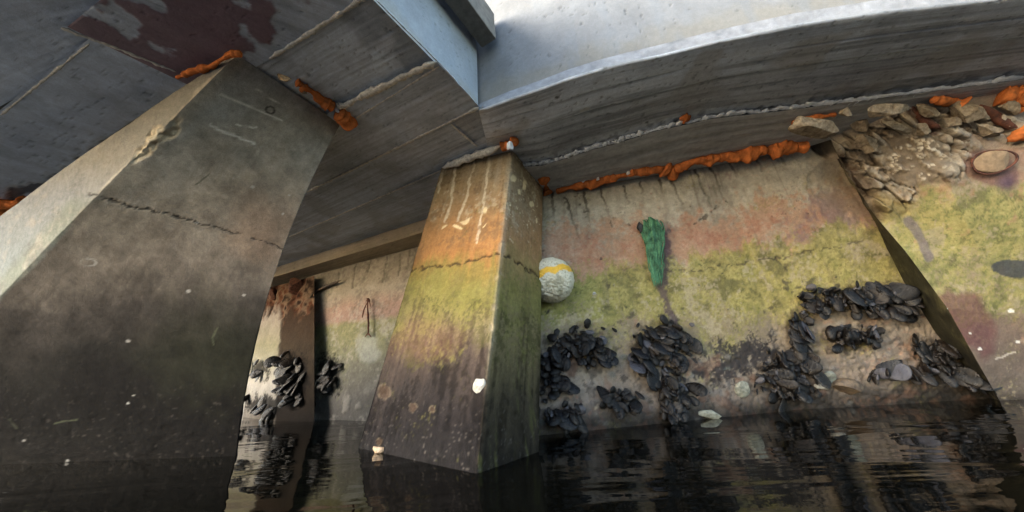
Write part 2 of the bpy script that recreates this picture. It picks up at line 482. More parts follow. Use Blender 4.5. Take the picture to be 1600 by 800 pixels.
def paint_right(X, Y, U, V, P):
    a, b, c = base_noise(P)
    d = Y + a * 60 + b * 40 + c * 14
    t = d
    col = ramp(t, [(150, lin(134, 126, 116)), (215, lin(150, 132, 114)), (265, lin(150, 128, 106)), (330, lin(136, 122, 92)), (430, lin(126, 112, 84)), (520, lin(108, 90, 76)), (600, lin(92, 82, 72)), (625, lin(60, 54, 48))])
    al = cover(P, np.interp(t, [270, 310, 400, 470, 560], [0.0, 0.92, 0.86, 0.55, 0.1]), 306, 0.3, 5, 90)
    tone = ramp(fbm(P, 12, 4, 307) + c * 0.3, [(0.3, lin(84, 88, 32)), (0.45, lin(116, 116, 44)), (0.56, lin(142, 132, 60)), (0.7, lin(110, 112, 42))])
    col = mixc(col, tone, al * 0.8)
    col = mixc(col, lin(66, 70, 30), al * cover(P, 0.3, 308, 0.12, 36, 150) * 0.55)
    col = mixc(col, lin(142, 128, 98), cover(P, 0.26, 309, 0.08, 9, 60) * 0.6)
    col = mixc(col, lin(150, 108, 80), cover(P, np.interp(t, [200, 250, 290, 330], [0, .5, .4, 0]), 310, 0.15) * 0.6)
    # maroon stain
    k = ss(0, 0.3, 0.95 - blob(X + b * 40, Y + a * 60, 1510, 510, 50, 70, -35) + b)
    col = mixc(col, lin(92, 52, 54), k * 0.7)
    # dark wet patch and purple drip
    k = ss(0, 0.12, 1 - blob(X + b * 50 + c * 12, Y + a * 40 + b * 20, 1585, 417, 42, 18, 12))
    col = mixc(col, lin(52, 56, 60), k * 0.9)
    k = 1 - ss(5, 10, pdist(X + b * 12, Y, [(1418, 345), (1440, 372), (1452, 402)]))
    col = mixc(col, lin(92, 82, 92), k * 0.7)
    h = a * 0.014 + b * 0.008 + c * 0.003
    # eroded top left corner with its stones laid bare
    er = ss(-0.1, 0.25, 1.0 - np.minimum(blob(X + b * 50, Y + a * 60, 1360, 265, 90, 80, 35), np.minimum(blob(X + b * 50, Y, 1440, 230, 90, 60, 12), blob(X + b * 30, Y, 1560, 200, 120, 22, 14))))
    peb = 1 - ss(0.7, 1.15, blob(X + b * 50, Y + a * 50, 1428, 252, 66, 46, 20))
    # broken slabs: every piece has its own height and tilt
    Xr, Yr = X * 0.86 + Y * 0.5, -X * 0.5 + Y * 0.86
    D1, D2, CI = cells(Xr * 0.62 + b * 24, Yr * 1.25 + a * 30 + b * 14, 26, 91)
    E1, E2_, CJ = cells(Xr * 0.7 + b * 20, Yr * 1.3 + b * 12, 11, 95)
    d1, d2, cid = cells(X * 0.8 + c * 8 + b * 34 + a * 20, Y * 1.5 + b * 24 - X * 0.1, 10, 77)
    d1 = d1 * (0.75 + 0.6 * h3((cid * 9999).astype(int), (cid * 7).astype(int), (cid * 3).astype(int), 4))
    f_ = d2 - d1
    stone = er * ss(0.14, 0.24, f_) * ss(0.36, 0.4, cid) * (1 - ss(0.34, 0.44, d1)) * peb
    rub = ramp(CI * 0.6 + CJ * 0.4 + b * 0.3, [(0.15, lin(112, 98, 78)), (0.45, lin(140, 128, 108)), (0.7, lin(158, 148, 130)), (0.95, lin(120, 114, 106))])
    rub = mixc(rub, lin(96, 76, 56), cover(P, 0.3, 320, 0.08, 14, 60) * 0.8)
    rub = mixc(rub, lin(130, 112, 60), ss(285, 330, Y + b * 60) * 0.8)
    col = mixc(col, rub, er * 0.92)
    tone = ramp(cid, [(0.42, lin(150, 136, 112)), (0.7, lin(188, 176, 152)), (1, lin(206, 198, 180))])
    col = mixc(col, mixc(tone * 0 + lin(112, 98, 80), tone, ss(0.14, 0.24, f_) * ss(0.36, 0.4, cid) * (1 - ss(0.34, 0.44, d1))), er * peb * 0.85)
    gap = er * (1 - ss(0.02, 0.12, D2 - D1)) * (1 - peb)
    col = mixc(col, lin(70, 58, 46), gap * 0.7)
    tilt = np.sin(CI * 50) * (Xr % 26 - 13) * 0.0012 + np.cos(CI * 71) * (Yr % 22 - 11) * 0.0012
    h += er * ((CI - 0.45) * 0.07 * (1 - 0.7 * peb) + (CJ - 0.5) * 0.028 * (1 - peb) - gap * 0.03 + stone * 0.010 + c * 0.012 + b * 0.03 + 0.01)
    # dark recess between panel corner and rubble
    k = (1 - ss(6, 20, pdist(X + b * 24, Y + a * 20, [(1305, 250), (1345, 290), (1372, 335)])))
    col = mixc(col, lin(92, 74, 60), k * 0.7); h -= k * 0.06
    k = 1 - ss(5, 12, pdist(X + b * 20, Y + b * 10, [(1425, 165), (1440, 190), (1460, 205)]))
    col = mixc(col, lin(70, 46, 42), k * 0.7); h -= k * 0.015
    # ring of rust round the cut pipe
    k = 1 - ss(0.9, 1.15, blob(X + b * 12, Y, 1546, 262, 46, 26, 15))
    col = mixc(col, lin(110, 78, 70), k * 0.8)
    k = 1 - ss(0.0, 1.0, blob(X + b * 20, Y + b * 10, 1572, 284, 26, 26, 40))
    col = mixc(col, lin(84, 64, 78), k)
    # pale scratches
    for pts in [[(1555, 560), (1586, 550)]]:
        k = crack(X, Y, pts, 2, P, 2); col = mixc(col, lin(180, 168, 150), k * 0.8)
    for x, y, r in [(1580, 486, 6), (1590, 534, 4), (1530, 545, 4), (1515, 520, 2.5), (1470, 485, 2)]:
        k = 1 - ss(0.7, 1.0, blob(X, Y, x, y, r, r * .6)); col = mixc(col, lin(200, 196, 184), k * 0.9)
    rg = 0.85 - 0.4 * (1 - ss(0, 0.1, V))
    return col, h, rg

def paint_return(X, Y, U, V, P):
    a, b, c = base_noise(P)
    col = ramp(V + b * 0.15, [(0, lin(30, 26, 22)), (0.3, lin(38, 35, 21)), (0.6, lin(48, 46, 26)), (0.75, lin(70, 62, 44)), (1, lin(112, 98, 78))])
    col = mixc(col, lin(86, 80, 44), cover(P, 0.3, 701, 0.2, 8, 50) * 0.5); col = mixc(col, lin(18, 16, 14), cover(P, 0.3, 702, 0.15, 10, 60) * 0.6)
    return col, a * 0.03 + b * 0.02 + c * 0.008, 0.75

def paint_mid(X, Y, U, V, P):
    a, b, c = base_noise(P)
    rightf = ss(-6, 6, X - np.interp(Y, [235, 400, 740], [801, 783, 745]))
    stx = streak(U, V, 60, 2.0, 15)
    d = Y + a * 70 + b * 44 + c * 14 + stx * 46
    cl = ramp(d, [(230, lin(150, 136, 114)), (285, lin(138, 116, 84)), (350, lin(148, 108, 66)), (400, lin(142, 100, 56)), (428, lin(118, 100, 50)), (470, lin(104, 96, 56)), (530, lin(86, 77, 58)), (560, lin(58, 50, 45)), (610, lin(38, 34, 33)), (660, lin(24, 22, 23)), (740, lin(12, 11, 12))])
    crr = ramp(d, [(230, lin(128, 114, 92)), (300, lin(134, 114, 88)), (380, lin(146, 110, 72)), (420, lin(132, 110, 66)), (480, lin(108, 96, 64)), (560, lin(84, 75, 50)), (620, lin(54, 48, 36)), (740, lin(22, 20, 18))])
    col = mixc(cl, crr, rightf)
    col = mixc(col, lin(92, 90, 40), 0.6 * (1 - ss(0, 60, np.abs(Y - 455))) * ss(-0.05, 0.2, fbm(P, 16, 4, 5) - 0.5) * 0.6)
    col = mixc(col, col * 0.55, cover(P, 0.34 + stx, 401, 0.15, 6, 40) * ss(400, 520, Y))
    col = mixc(col, lin(172, 158, 130), cover(P, 0.22, 402, 0.12, 6, 44) * (1 - ss(330, 400, d)) * 0.5)
    col = mixc(col, lin(104, 84, 60), cover(P, 0.3 + stx, 403, 0.12, 8, 50) * (1 - ss(380, 430, d)) * 0.55)
    col = mixc(col, lin(104, 100, 48), cover(P, np.interp(Y, [400, 440, 500, 590], [0, .55, .5, 0]), 404, 0.25, 7, 70) * 0.6)
    col = mixc(col, lin(58, 56, 30), cover(P, np.interp(Y, [430, 480, 560, 640], [0, .3, .4, 0]), 405, 0.08, 12, 70) * 0.6)
    # streaks of green down the right face
    g = ss(0.08, 0.3, fbm(P, (60, 60, 5), 3, 9) - 0.5) * ss(440, 500, Y) * rightf
    col = mixc(col, lin(76, 76, 38), g * 0.5)
    # pinkish damp patch
    k = 1 - ss(0.3, 1.1, blob(X + b * 60, Y + a * 60, 665, 535, 80, 45))
    col = mixc(col, lin(96, 68, 56), k * 0.35)
    h = a * 0.010 + b * 0.007 + c * 0.005
    chip = (1 - ss(500, 600, Y)) * ss(0.08, 0.2, fbm(P, 16, 3, 411) - 0.5) * (1 - ss(3, 9, np.abs(X - np.interp(Y, [235, 400, 740], [801, 783, 745])))); h -= chip * 0.006; col = mixc(col, lin(140, 126, 102), chip * 0.5)
    # pour joint
    k = crack(X, Y, [(600, 432), (650, 420), (715, 412), (760, 402), (783, 397), (800, 405), (824, 420), (850, 442)], 2.4, P, 6)
    k = k * ss(-0.2, 0.0, fbm(P, 40, 3, 66) - 0.5)
    col = mixc(col, lin(54, 42, 32), k * 0.85); h -= k * 0.008
    # lime runs from the top
    for pts in [[(712, 262), (702, 330), (694, 345)], [(742, 250), (728, 310), (715, 345)], [(766, 240), (756, 310), (745, 380)], [(690, 270), (684, 300)]]:
        k = crack(X, Y, pts, 2.6, P, 3) * ss(-0.3, 0.0, fbm(P, 25, 3, 41) - 0.5)
        col = mixc(col, lin(196, 180, 150), k * 0.7)
    # flaked pale spots
    for x, y, rx, ry, an in [(726, 344, 9, 4, -30), (693, 353, 7, 3, -15), (716, 356, 6, 3, 0), (803, 280, 4, 7, 0), (820, 290, 3, 9, 10), (812, 300, 3, 5, 0), (756, 352, 5, 2, -30), (830, 318, 3, 6, 0), (838, 344, 2, 5, 0), (760, 330, 3, 6, 20)]:
        k = 1 - ss(0.6, 1.1, blob(X + b * 12, Y + b * 12, x, y, rx, ry, an)); col = mixc(col, lin(206, 184, 140), k * 0.9)
    fl = ss(0.2, 0.25, fbm(P, 45, 3, 19) - 0.5) * rightf * (1 - ss(340, 420, Y))
    col = mixc(col, lin(190, 172, 136), fl * 0.8)
    # barnacle scars near the water
    for x, y, r in [(600, 612, 11), (645, 636, 7), (592, 690, 6), (676, 640, 5)]:
        q = blob(X + b * 4, Y + b * 4, x, y, r, r * 1.15)
        ring = ss(0.6, 0.85, q) * (1 - ss(0.95, 1.15, q)); col = mixc(col, lin(104, 94, 78), ring * 0.35 * ss(-0.1, 0.1, fbm(P, 50, 2, 8) - 0.5)); col = mixc(col, lin(104, 80, 56), (1 - ss(0.7, 1.0, q)) * 0.14); h += ring * 0.002
    # paler line along the arris
    k = (1 - ss(1.5, 5, np.abs(X - np.interp(Y, [235, 400, 740], [801, 783, 745])))) * (1 - ss(640, 760, Y) * 0.3)
    col = mixc(col, lin(150, 140, 118), k * 0.22 * (1 - ss(520, 640, Y)))
    sp1 = ss(0.22, 0.28, fbm(P, 90, 2, 29) - 0.5) * ss(560, 700, Y)
    col = mixc(col, lin(90, 84, 78), sp1 * 0.3)
    rg = 0.85 - 0.4 * ss(640, 720, Y + a * 40)
    return col, h, rg

def paint_left(X, Y, U, V, P):
    a, b, c = base_noise(P)
    stx = streak(U, V, 50, 1.6, 17)
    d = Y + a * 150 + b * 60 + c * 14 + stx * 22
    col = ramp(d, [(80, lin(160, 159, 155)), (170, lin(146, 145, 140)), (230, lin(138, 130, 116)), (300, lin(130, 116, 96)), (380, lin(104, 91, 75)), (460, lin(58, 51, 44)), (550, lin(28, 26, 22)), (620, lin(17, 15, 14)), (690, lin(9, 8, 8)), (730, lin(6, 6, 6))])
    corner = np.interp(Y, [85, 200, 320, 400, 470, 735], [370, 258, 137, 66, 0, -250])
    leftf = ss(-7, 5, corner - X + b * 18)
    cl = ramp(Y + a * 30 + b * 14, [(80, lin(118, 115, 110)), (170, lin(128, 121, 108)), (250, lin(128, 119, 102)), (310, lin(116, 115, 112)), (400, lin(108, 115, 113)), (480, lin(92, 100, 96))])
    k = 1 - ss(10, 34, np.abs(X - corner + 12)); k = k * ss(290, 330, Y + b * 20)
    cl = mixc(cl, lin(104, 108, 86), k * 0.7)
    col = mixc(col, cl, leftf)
    h = a * 0.008 + b * 0.004 + c * 0.002
    col = mixc(col, lin(150, 138, 116), leftf * cover(P, 0.35, 510, 0.2, 5, 30) * 0.5)
    col = mixc(col, lin(92, 90, 86), leftf * cover(P, 0.22, 511, 0.15, 6, 50) * 0.5)
    zone = (1 - leftf) * (1 - ss(10, 46, X - corner + a * 60 + b * 50)) * (1 - ss(270, 320, Y))
    col = mixc(col, lin(156, 142, 118), zone * 0.6)
    # spalled arris, sandy coloured
    k = ss(0, 0.3, 1 - blob(X + b * 40, Y + b * 30, 245, 218, 58, 16, -46) + b * 0.8)
    col = mixc(col, lin(190, 166, 122), k * 0.85); h += k * (c * 0.03 - 0.006)
    k = (1 - ss(2, 7, np.abs(X - corner + b * 20))) * (1 - ss(280, 320, Y)); col = mixc(col, lin(172, 160, 136), k * 0.6)
    g = (1 - leftf)
    # green and rusty clouds
    col = mixc(col, lin(36, 37, 20), g * (1 - ss(0.2, 1.2, blob(X, Y, 330, 540, 120, 110) + b)) * 0.5)
    col = mixc(col, lin(124, 90, 58), g * (1 - ss(0.2, 1.1, blob(X, Y, 410, 350, 70, 70) + b)) * 0.45)
    col = mixc(col, col * 0.75, g * ss(0.02, 0.2, fbm(P, 4, 4, 85) - 0.5) * 0.5)
    col = mixc(col, col * 0.6, g * cover(P, 0.30 + stx * 0.3, 501, 0.3, 3.5, 16) * 0.7)
    col = mixc(col, col * 1.45, g * cover(P, 0.28, 502, 0.3, 4, 20) * 0.6)
    # pour joint
    k = crack(X, Y, [(137, 304), (200, 322), (270, 338), (340, 356), (400, 375), (445, 388)], 1.7, P, 6)
    k = k * ss(-0.2, -0.02, fbm(P, 40, 3, 66) - 0.5)
    col = mixc(col, lin(44, 36, 30), k * 0.85); h -= k * 0.005
    for pts, wd in [([(345, 148), (390, 165), (440, 189)], 2.0), ([(328, 195), (350, 206), (398, 224)], 2.2), ([(400, 140), (445, 165)], 1.5), ([(370, 195), (400, 200)], 1.3)]:
        k = crack(X, Y, pts, wd, P, 2); col = mixc(col, lin(196, 190, 180), k * 0.8)
    for pts in [[(306, 288), (326, 272)], [(335, 540), (332, 528), (340, 512)], [(14, 655), (26, 668)], [(85, 662), (120, 655)]]:
        k = crack(X, Y, pts, 1.8, P, 2); col = mixc(col, lin(66, 70, 42), k * 0.6)
    q = blob(X, Y, 138, 410, 13, 6.5, 4); ring = ss(0.6, 0.8, q) * (1 - ss(0.95, 1.15, q))
    col = mixc(col, lin(150, 146, 136), ring * 0.55 * ss(-0.15, 0.1, fbm(P, 40, 2, 8) - 0.5))
    q = blob(X, Y, 422, 172, 8, 6, 20); ring = ss(0.5, 0.8, q) * (1 - ss(0.95, 1.2, q)); col = mixc(col, lin(44, 42, 40), ring * 0.8)
    for x, y, r in [(294, 455, 4), (381, 461, 3), (200, 533, 4), (207, 320, 3), (307, 348, 3), (452, 305, 2.5), (442, 334, 2.5), (200, 630, 2.5), (208, 618, 2.5), (105, 720, 3), (38, 688, 3), (365, 278, 2), (395, 292, 4)]:
        k = 1 - ss(0.6, 1.1, blob(X, Y, x, y, r, r * .7)); col = mixc(col, lin(140, 134, 124), k * 0.85)
    sp1 = ss(0.2, 0.27, fbm(P, 60, 3, 29) - 0.5) * ss(560, 660, Y) * g
    col = mixc(col, lin(70, 62, 54), sp1 * 0.4)
    k = ss(0.02, 0.16, fbm(P, 16, 4, 39) - 0.5) * ss(620, 665, Y) * g
    col = mixc(col, lin(12, 11, 11), k * 0.8); h += k * 0.002
    rg = 0.85 - 0.25 * ss(620, 720, Y)
    return col, h, rg

def paint_back(X, Y, U, V, P):
    a, b, c = base_noise(P)
    d = Y + a * 10 + b * 8 - (600 - X) * 0.13
    col = ramp(d, [(400, lin(128, 122, 112)), (450, lin(152, 140, 124)), (472, lin(160, 122, 104)), (492, lin(148, 112, 98)), (500, lin(128, 126, 66)), (530, lin(118, 116, 66)), (560, lin(104, 102, 80)), (610, lin(92, 88, 82)), (650, lin(72, 68, 64))])
    col = mixc(col, lin(104, 104, 60), cover(P, np.interp(d, [485, 505, 560, 620], [0, .6, .4, .1]), 601, .12, 7, 40) * 0.6)
    col = mixc(col, lin(160, 152, 140), cover(P, 0.3, 602, .2, 5, 30) * 0.5); col = mixc(col, lin(84, 80, 74), cover(P, 0.3, 603, .2, 6, 40) * 0.5)
    q = 1 - ss(0.6, 1.05, blob(X + b * 26, Y + b * 26, 514, 585, 24, 40) + c); col = mixc(col, lin(22, 20, 18), q * 0.85)
    h = a * 0.01 + b * 0.006 + c * 0.003
    for x0, y0, x1, y1 in [(556, 412, 550, 450), (604, 402, 598, 440), (626, 396, 622, 430), (580, 405, 574, 425), (640, 392, 636, 420), (530, 425, 526, 448)]:
        k = crack(X, Y, [(x0, y0), (x1, y1)], 1.8, P, 2); col = mixc(col, lin(66, 60, 54), k * 0.55); h -= k * 0.006
    k = ss(0.05, 0.15, fbm(P, 8, 4, 31) - 0.5) * ss(580, 630, Y)
    col = mixc(col, lin(128, 122, 112), k * 0.6); h += k * 0.012
    k = 1 - ss(0.5, 1.1, blob(X, Y, 576, 545, 22, 26) + b); col = mixc(col, lin(150, 156, 150), k * 0.5)
    k = 1 - ss(0.5, 1.1, blob(X, Y, 576, 522, 10, 6) + b); col = mixc(col, lin(60, 66, 40), k * 0.6)
    return col, h, 0.8 - 0.3 * ss(610, 655, Y)

def paint_far_pillar(X, Y, U, V, P):
    a, b, c = base_noise(P)
    lit = 1 - ss(436, 440, X + (Y - 500) * 0.06 + b * 6)  # left face coloured as lit, right face as shaded
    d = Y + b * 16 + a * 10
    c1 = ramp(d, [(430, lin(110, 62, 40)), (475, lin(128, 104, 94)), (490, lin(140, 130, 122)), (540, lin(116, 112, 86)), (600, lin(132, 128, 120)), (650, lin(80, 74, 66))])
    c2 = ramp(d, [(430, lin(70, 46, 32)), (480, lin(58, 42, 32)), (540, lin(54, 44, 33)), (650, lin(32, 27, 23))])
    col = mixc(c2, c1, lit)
    top = 1 - ss(476, 500, Y + b * 60 + a * 30)
    rust = ramp(fbm(P, 9, 4, 14), [(0.3, lin(40, 26, 22)), (0.48, lin(96, 58, 38)), (0.6, lin(118, 96, 78)), (0.72, lin(46, 32, 27))])
    col = mixc(col, rust, top)
    for cx, cy, rx, ry in [(460, 590, 28, 50), (405, 578, 16, 16), (415, 632, 50, 16)]:
        q = 1 - ss(0.6, 1.0, blob(X + b * 26, Y + b * 26, cx, cy, rx, ry) + c); col = mixc(col, lin(20, 18, 17), q * 0.9)
    return col, a * 0.01 + b * 0.012 + top * (fbm(P, 9, 4, 24) - 0.5) * 0.08, 0.8

def soffit_painter(base, alt=None, seed=0, patch=None, board=0.4):
    def f(X, Y, U, V, P):
        a, b, c = base_noise(P + seed * 3.1)
        # boards of the shuttering run along the panel
        st = fbm(np.stack([U * 2.2, V * 26, U * 0 + seed], -1), 1.0, 4, seed) - 0.5
        st2 = fbm(np.stack([U * 5 + b * 3, V * 90 + a * 12, U * 0 + seed], -1), 1.0, 3, seed + 3) - 0.5
        k = 1 + st * board * 1.5 + st2 * board * 1.2 + a * 0.6 + b * 0.35
        col = np.asarray(base) * k[..., None]
        if alt is not None:
            col = mixc(col, alt, ss(0.02, 0.16, fbm(P, (5, 5, 5), 4, seed + 8) - 0.5) * 0.6)
        h = st * 0.004 + st2 * 0.0015 + b * 0.002
        pit = ss(0.25, 0.3, fbm(P, 60, 2, seed + 40) - 0.5); col = col * (1 - 0.35 * pit)[..., None]; h -= pit * 0.003
        if patch: col, h = patch(X, Y, P, col, h, a, b, c)
        return col, h, 0.62
    return f

CONC = lin(186, 188, 190)
CONC_D = lin(180, 182, 184)
def patch_left(X, Y, P, col, h, a, b, c):
    # chipped dark band beside the pillar and a pale edge round it
    dd = pdist(X + b * 30, Y + b * 30, [(215, 200), (165, 228), (110, 272), (60, 296), (20, 305)])
    k = 1 - ss(5, 11, dd + a * 16); col = mixc(col, lin(40, 40, 44), k * 0.85); h -= k * 0.008
    k2 = ss(9, 12, dd + a * 16) * (1 - ss(12, 17, dd + a * 16)); col = mixc(col, lin(150, 146, 140), k2 * 0.4)
    return col, h

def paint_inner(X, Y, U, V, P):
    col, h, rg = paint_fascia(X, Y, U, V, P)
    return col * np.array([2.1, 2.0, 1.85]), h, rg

def paint_fascia(X, Y, U, V, P):
    a, b, c = base_noise(P)
    col = np.asarray(lin(106, 106, 104)) * (1 + a * 0.45 + b * 0.3)[..., None]
    col = mixc(col, lin(112, 106, 92), (1 - ss(0.02, 0.16, V + b * 0.2)) * 0.6)
    st = ss(-0.02, 0.2, fbm(P, (14, 14, 2.5), 4, 12) - 0.5 + a * 0.5); col = mixc(col, lin(104, 107, 108), st * 0.45)
    pit = ss(0.25, 0.3, fbm(P, 60, 2, 40) - 0.5) * ss(0, .1, fbm(P, 4, 2, 41) - .5); col = col * (1 - 0.3 * pit)[..., None]
    return col, a * 0.004 + b * 0.003 - pit * 0.004, 0.75

def paint_lip(X, Y, U, V, P):
    a, b, c = base_noise(P)
    return np.asarray(lin(122, 122, 121)) * (1 + b * 0.6 + c * 0.5)[..., None], b * 0.006 + c * 0.004, 0.8

def paint_beam(X, Y, U, V, P):
    a, b, c = base_noise(P)
    u = np.linspace(0, 1, U.shape[1])[None] * np.ones_like(U)
    st = fbm(np.stack([u * 3.5, V * 22, U * 0 + 4], -1), 1.0, 4, 6) - 0.5
    st2 = fbm(np.stack([u * 9, V * 100, U * 0 + 4], -1), 1.0, 3, 9) - 0.5
    col = ramp(V + b * 0.15, [(0, lin(196, 195, 193)), (0.25, lin(182, 182, 182)), (0.55, lin(188, 190, 192)), (1, lin(194, 198, 202))])
    col = col * (1 + st * 0.8 + st2 * 0.5 + a * 0.9 + b * 0.4)[..., None]
    col = mixc(col, lin(206, 206, 204), ss(0.1, 0.22, st + a * 0.6) * 0.4); col = mixc(col, lin(112, 112, 112), ss(0.1, 0.22, -st + b * 0.4) * 0.45)
    col = mixc(col, lin(164, 156, 144), ss(0.03, 0.15, fbm(P, 4, 3, 14) - 0.5) * 0.5)
    h = st * 0.004 + st2 * 0.0015
    for v0, wv in ((0.50, 0.012), (0.74, 0.006)):
        k = (1 - ss(wv * 0.5, wv, np.abs(V - v0 + st2 * 0.02 + a * 0.02))); col = mixc(col, lin(140, 138, 134), k * 0.4 * ss(-0.1, 0.1, fbm(P, 6, 2, 54) - 0.5)); h -= k * 0.005
    step = ss(0.49, 0.51, V + a * 0.02); h += step * 0.010; col = col * (0.86 + 0.16 * step)[..., None]
    for x, y, rx, ry, an, cc in [(915, 171, 10, 3, -18, lin(190, 184, 172)), (870, 150, 4, 3, 0, lin(50, 48, 46)), (1010, 190, 3, 2, 0, lin(60, 56, 52))]:
        k = 1 - ss(0.7, 1.1, blob(X + b * 8, Y + b * 8, x, y, rx, ry, an)); col = mixc(col, cc, k * 0.85)
    pit = ss(0.25, 0.3, fbm(P, 60, 2, 44) - 0.5); col = col * (1 - 0.4 * pit)[..., None]; h -= pit * 0.003
    rn = (1 - ss(0.0, 0.2, V)) * ss(0.0, 0.12, fbm(P, (30, 30, 30), 4, 64) - 0.5)
    col = mixc(col, lin(70, 68, 66), rn * 0.6); h -= rn * 0.006
    return col, h, 0.62

def paint_strip(X, Y, U, V, P):
    a, b, c = base_noise(P)
    u = np.linspace(0, 1, U.shape[1])[None] * np.ones_like(U)
    st = fbm(np.stack([u * 9, V * 14, U * 0], -1), 1.0, 4, 6) - 0.5
    col = np.asarray(lin(170, 166, 160)) * (1 + st * 1.0 + a * 0.4 + c * 0.4)[..., None]
    k = ss(0.1, 0.2, st); col = mixc(col, lin(98, 94, 90), k * 0.5)
    return col, st * 0.015 + c * 0.004, 0.75

# ------------------------------------------------------------------ materials
M_wall = surface_mat("stained_quay_concrete", 1.0, 0.5, 0.32, 0.12)
M_pil = surface_mat("stained_pillar_concrete", 1.0, 0.45, 0.34, 0.03)
M_sof = surface_mat("board_marked_concrete", 1.0, 0.3, 0.22)
M_fas = surface_mat("pale_concrete", 1.0, 0.3, 0.16)
M_mort = plain_mat("lime_mortar", lin(204, 202, 196), 0.85, 60, 0.35, 0.6)
M_white = plain_mat("white_lime_crust", lin(206, 210, 214), 0.7, 60, 0.2, 0.5)
M_foam = plain_mat("orange_foam", lin(200, 116, 62), 0.95, 30, 0.12, 0.5, lin(138, 82, 48), 0.006, 0.1)
M_stone = plain_mat("pale_stone", lin(142, 130, 112), 0.92, 40, 0.2, 0.9, lin(88, 76, 62), 0.012, 0.15)
M_timber = plain_mat("grey_timber", lin(120, 112, 100), 0.8, 20, 0.3, 0.4)
M_rust = plain_mat("rusty_iron", lin(92, 54, 40), 0.85, 40, 0.4, 0.6, lin(44, 28, 24))
M_dark = plain_mat("dark_wet_wood", lin(58, 46, 38), 0.6, 60, 0.4, 0.5)

# ------------------------------------------------------------------ water
def kind(o, k):
    o["kind"] = k
    return o

mw_ = bpy.data.materials.new("dark_harbour_water"); mw_.use_nodes = True
t = mw_.node_tree; N, L = t.nodes, t.links
b = N["Principled BSDF"]
b.inputs["Base Color"].default_value = (0.0012, 0.0013, 0.001, 1)
b.inputs["Roughness"].default_value = 0.025
b.inputs["IOR"].default_value = 1.33
b.inputs["Specular IOR Level"].default_value = 0.3
tc = N.new("ShaderNodeTexCoord"); mp = N.new("ShaderNodeMapping")
mp.inputs["Rotation"].default_value = (0, 0, math.radians(8)); mp.inputs["Scale"].default_value = (0.55, 1.35, 1)
L.new(tc.outputs["Object"], mp.inputs[0])
n1 = N.new("ShaderNodeTexNoise"); n1.inputs["Scale"].default_value = 1.5; n1.inputs["Detail"].default_value = 3; n1.inputs["Distortion"].default_value = 0.6
n2 = N.new("ShaderNodeTexNoise"); n2.inputs["Scale"].default_value = 14; n2.inputs["Detail"].default_value = 2
L.new(mp.outputs[0], n1.inputs["Vector"]); L.new(mp.outputs[0], n2.inputs["Vector"])
ad = N.new("ShaderNodeMath"); ad.operation = 'MULTIPLY_ADD'; ad.inputs[1].default_value = 0.035
L.new(n2.outputs[0], ad.inputs[0]); L.new(n1.outputs[0], ad.inputs[2])
bp = N.new("ShaderNodeBump"); bp.inputs["Strength"].default_value = 0.3; bp.inputs["Distance"].default_value = 0.06
L.new(ad.outputs[0], bp.inputs["Height"]); L.new(bp.outputs[0], b.inputs["Normal"])
g = np.array([(-150, -150, 0), (150, -150, 0), (150, 150, 0), (-150, 150, 0)], float)
water = kind(link("water", mesh_np("water", g, [[0, 1, 2, 3]], False), mw_), "structure")
M_mud = plain_mat("dark_mud", lin(50, 44, 36), 0.9, 5)
bed = kind(link("seabed", mesh_np("seabed", g + np.array([0, 0, -1.2]), [[0, 1, 2, 3]], False), M_mud), "structure")

# ------------------------------------------------------------------ quay wall, right hand wall and rear wall
wall = empty("quay_wall", W(1050, 660))
tag(wall, "stained concrete quay wall with rust and yellow green algae bands behind the middle pillar", "wall")
wb = [(740, 690), (848, 680), (1050, 660), (1250, 640), (1400, 632), (1548, 622)]
wt = [(775, 307), (856, 295), (1000, 272), (1120, 250), (1205, 232), (1292, 214)]
cols = [np.stack([W(*p), S(*q)]) for p, q in zip(wb, wt)]
lay("wall_face", cols, [40, 95, 90, 70, 70], 230, paint_wall, M_wall, wall, key="wall")

rw = empty("crumbling_wall", W(1600, 620))
tag(rw, "crumbling wall section with bare stones at its top corner and green algae beside a dark joint", "wall")
rb = [(1562, 626), (1640, 622), (1740, 618), (1900, 612)]
rt = [(1292, 205), (1420, 158), (1540, 138), (1760, 100)]
cols = []
for i, (p, q) in enumerate(zip(rb, rt)):
    A, B = W(*p), S(*q)
    # rows: foot, four heights on the way up, top
    if i == 0: cols.append(np.stack([A, near(1530, 570, A, B, 0.10), near(1480, 481, A, B, 0.16), near(1416, 394, A, B, 0.11), near(1368, 338, A, B, 0.03), near(1318, 262, A, B, 0.02), S(1292, 205)]))
    else:
        q = [A + (B - A) * k for k in (0, .13, .3, .48, .62, .82, 1)]
        for k in (2, 3, 4): q[k] = q[k] + (CAM - q[k]) * 0.02
        cols.append(np.stack(q))
r0 = cols[0]
lay("wall_face", cols, [95, 90, 50], 230, paint_right, M_wall, rw, key="right")
a0, a1 = W(1548, 622), S(1292, 214)
jp = [a0]
for q in [(1522, 592), (1462, 520), (1412, 440), (1384, 384), (1364, 338)]:
    jp.append(np.array(hit(*q, "wall")[0]) + (CAM - np.array(hit(*q, "wall")[0])) * 0.004)
jp.append(a1)
lay("joint_face", [np.stack(jp), r0], [24], 120, paint_return, M_wall, rw)

bw = empty("rear_wall", W(560, 657))
tag(bw, "rear concrete wall with pink and green tide bands seen between the two pillars", "wall")
ZB = ZS - 0.10
bb = [(300, 636), (452, 651), (488, 655), (570, 658), (760, 662)]
bt = [(310, 490), (448, 440), (486, 428), (570, 404), (760, 352)]
cols = [np.stack([W(*p), onplane(*q, ZB)]) for p, q in zip(bb, bt)]
lay("wall_face", cols, [20, 20, 60, 70], 150, paint_back, M_wall, bw, key="rear")

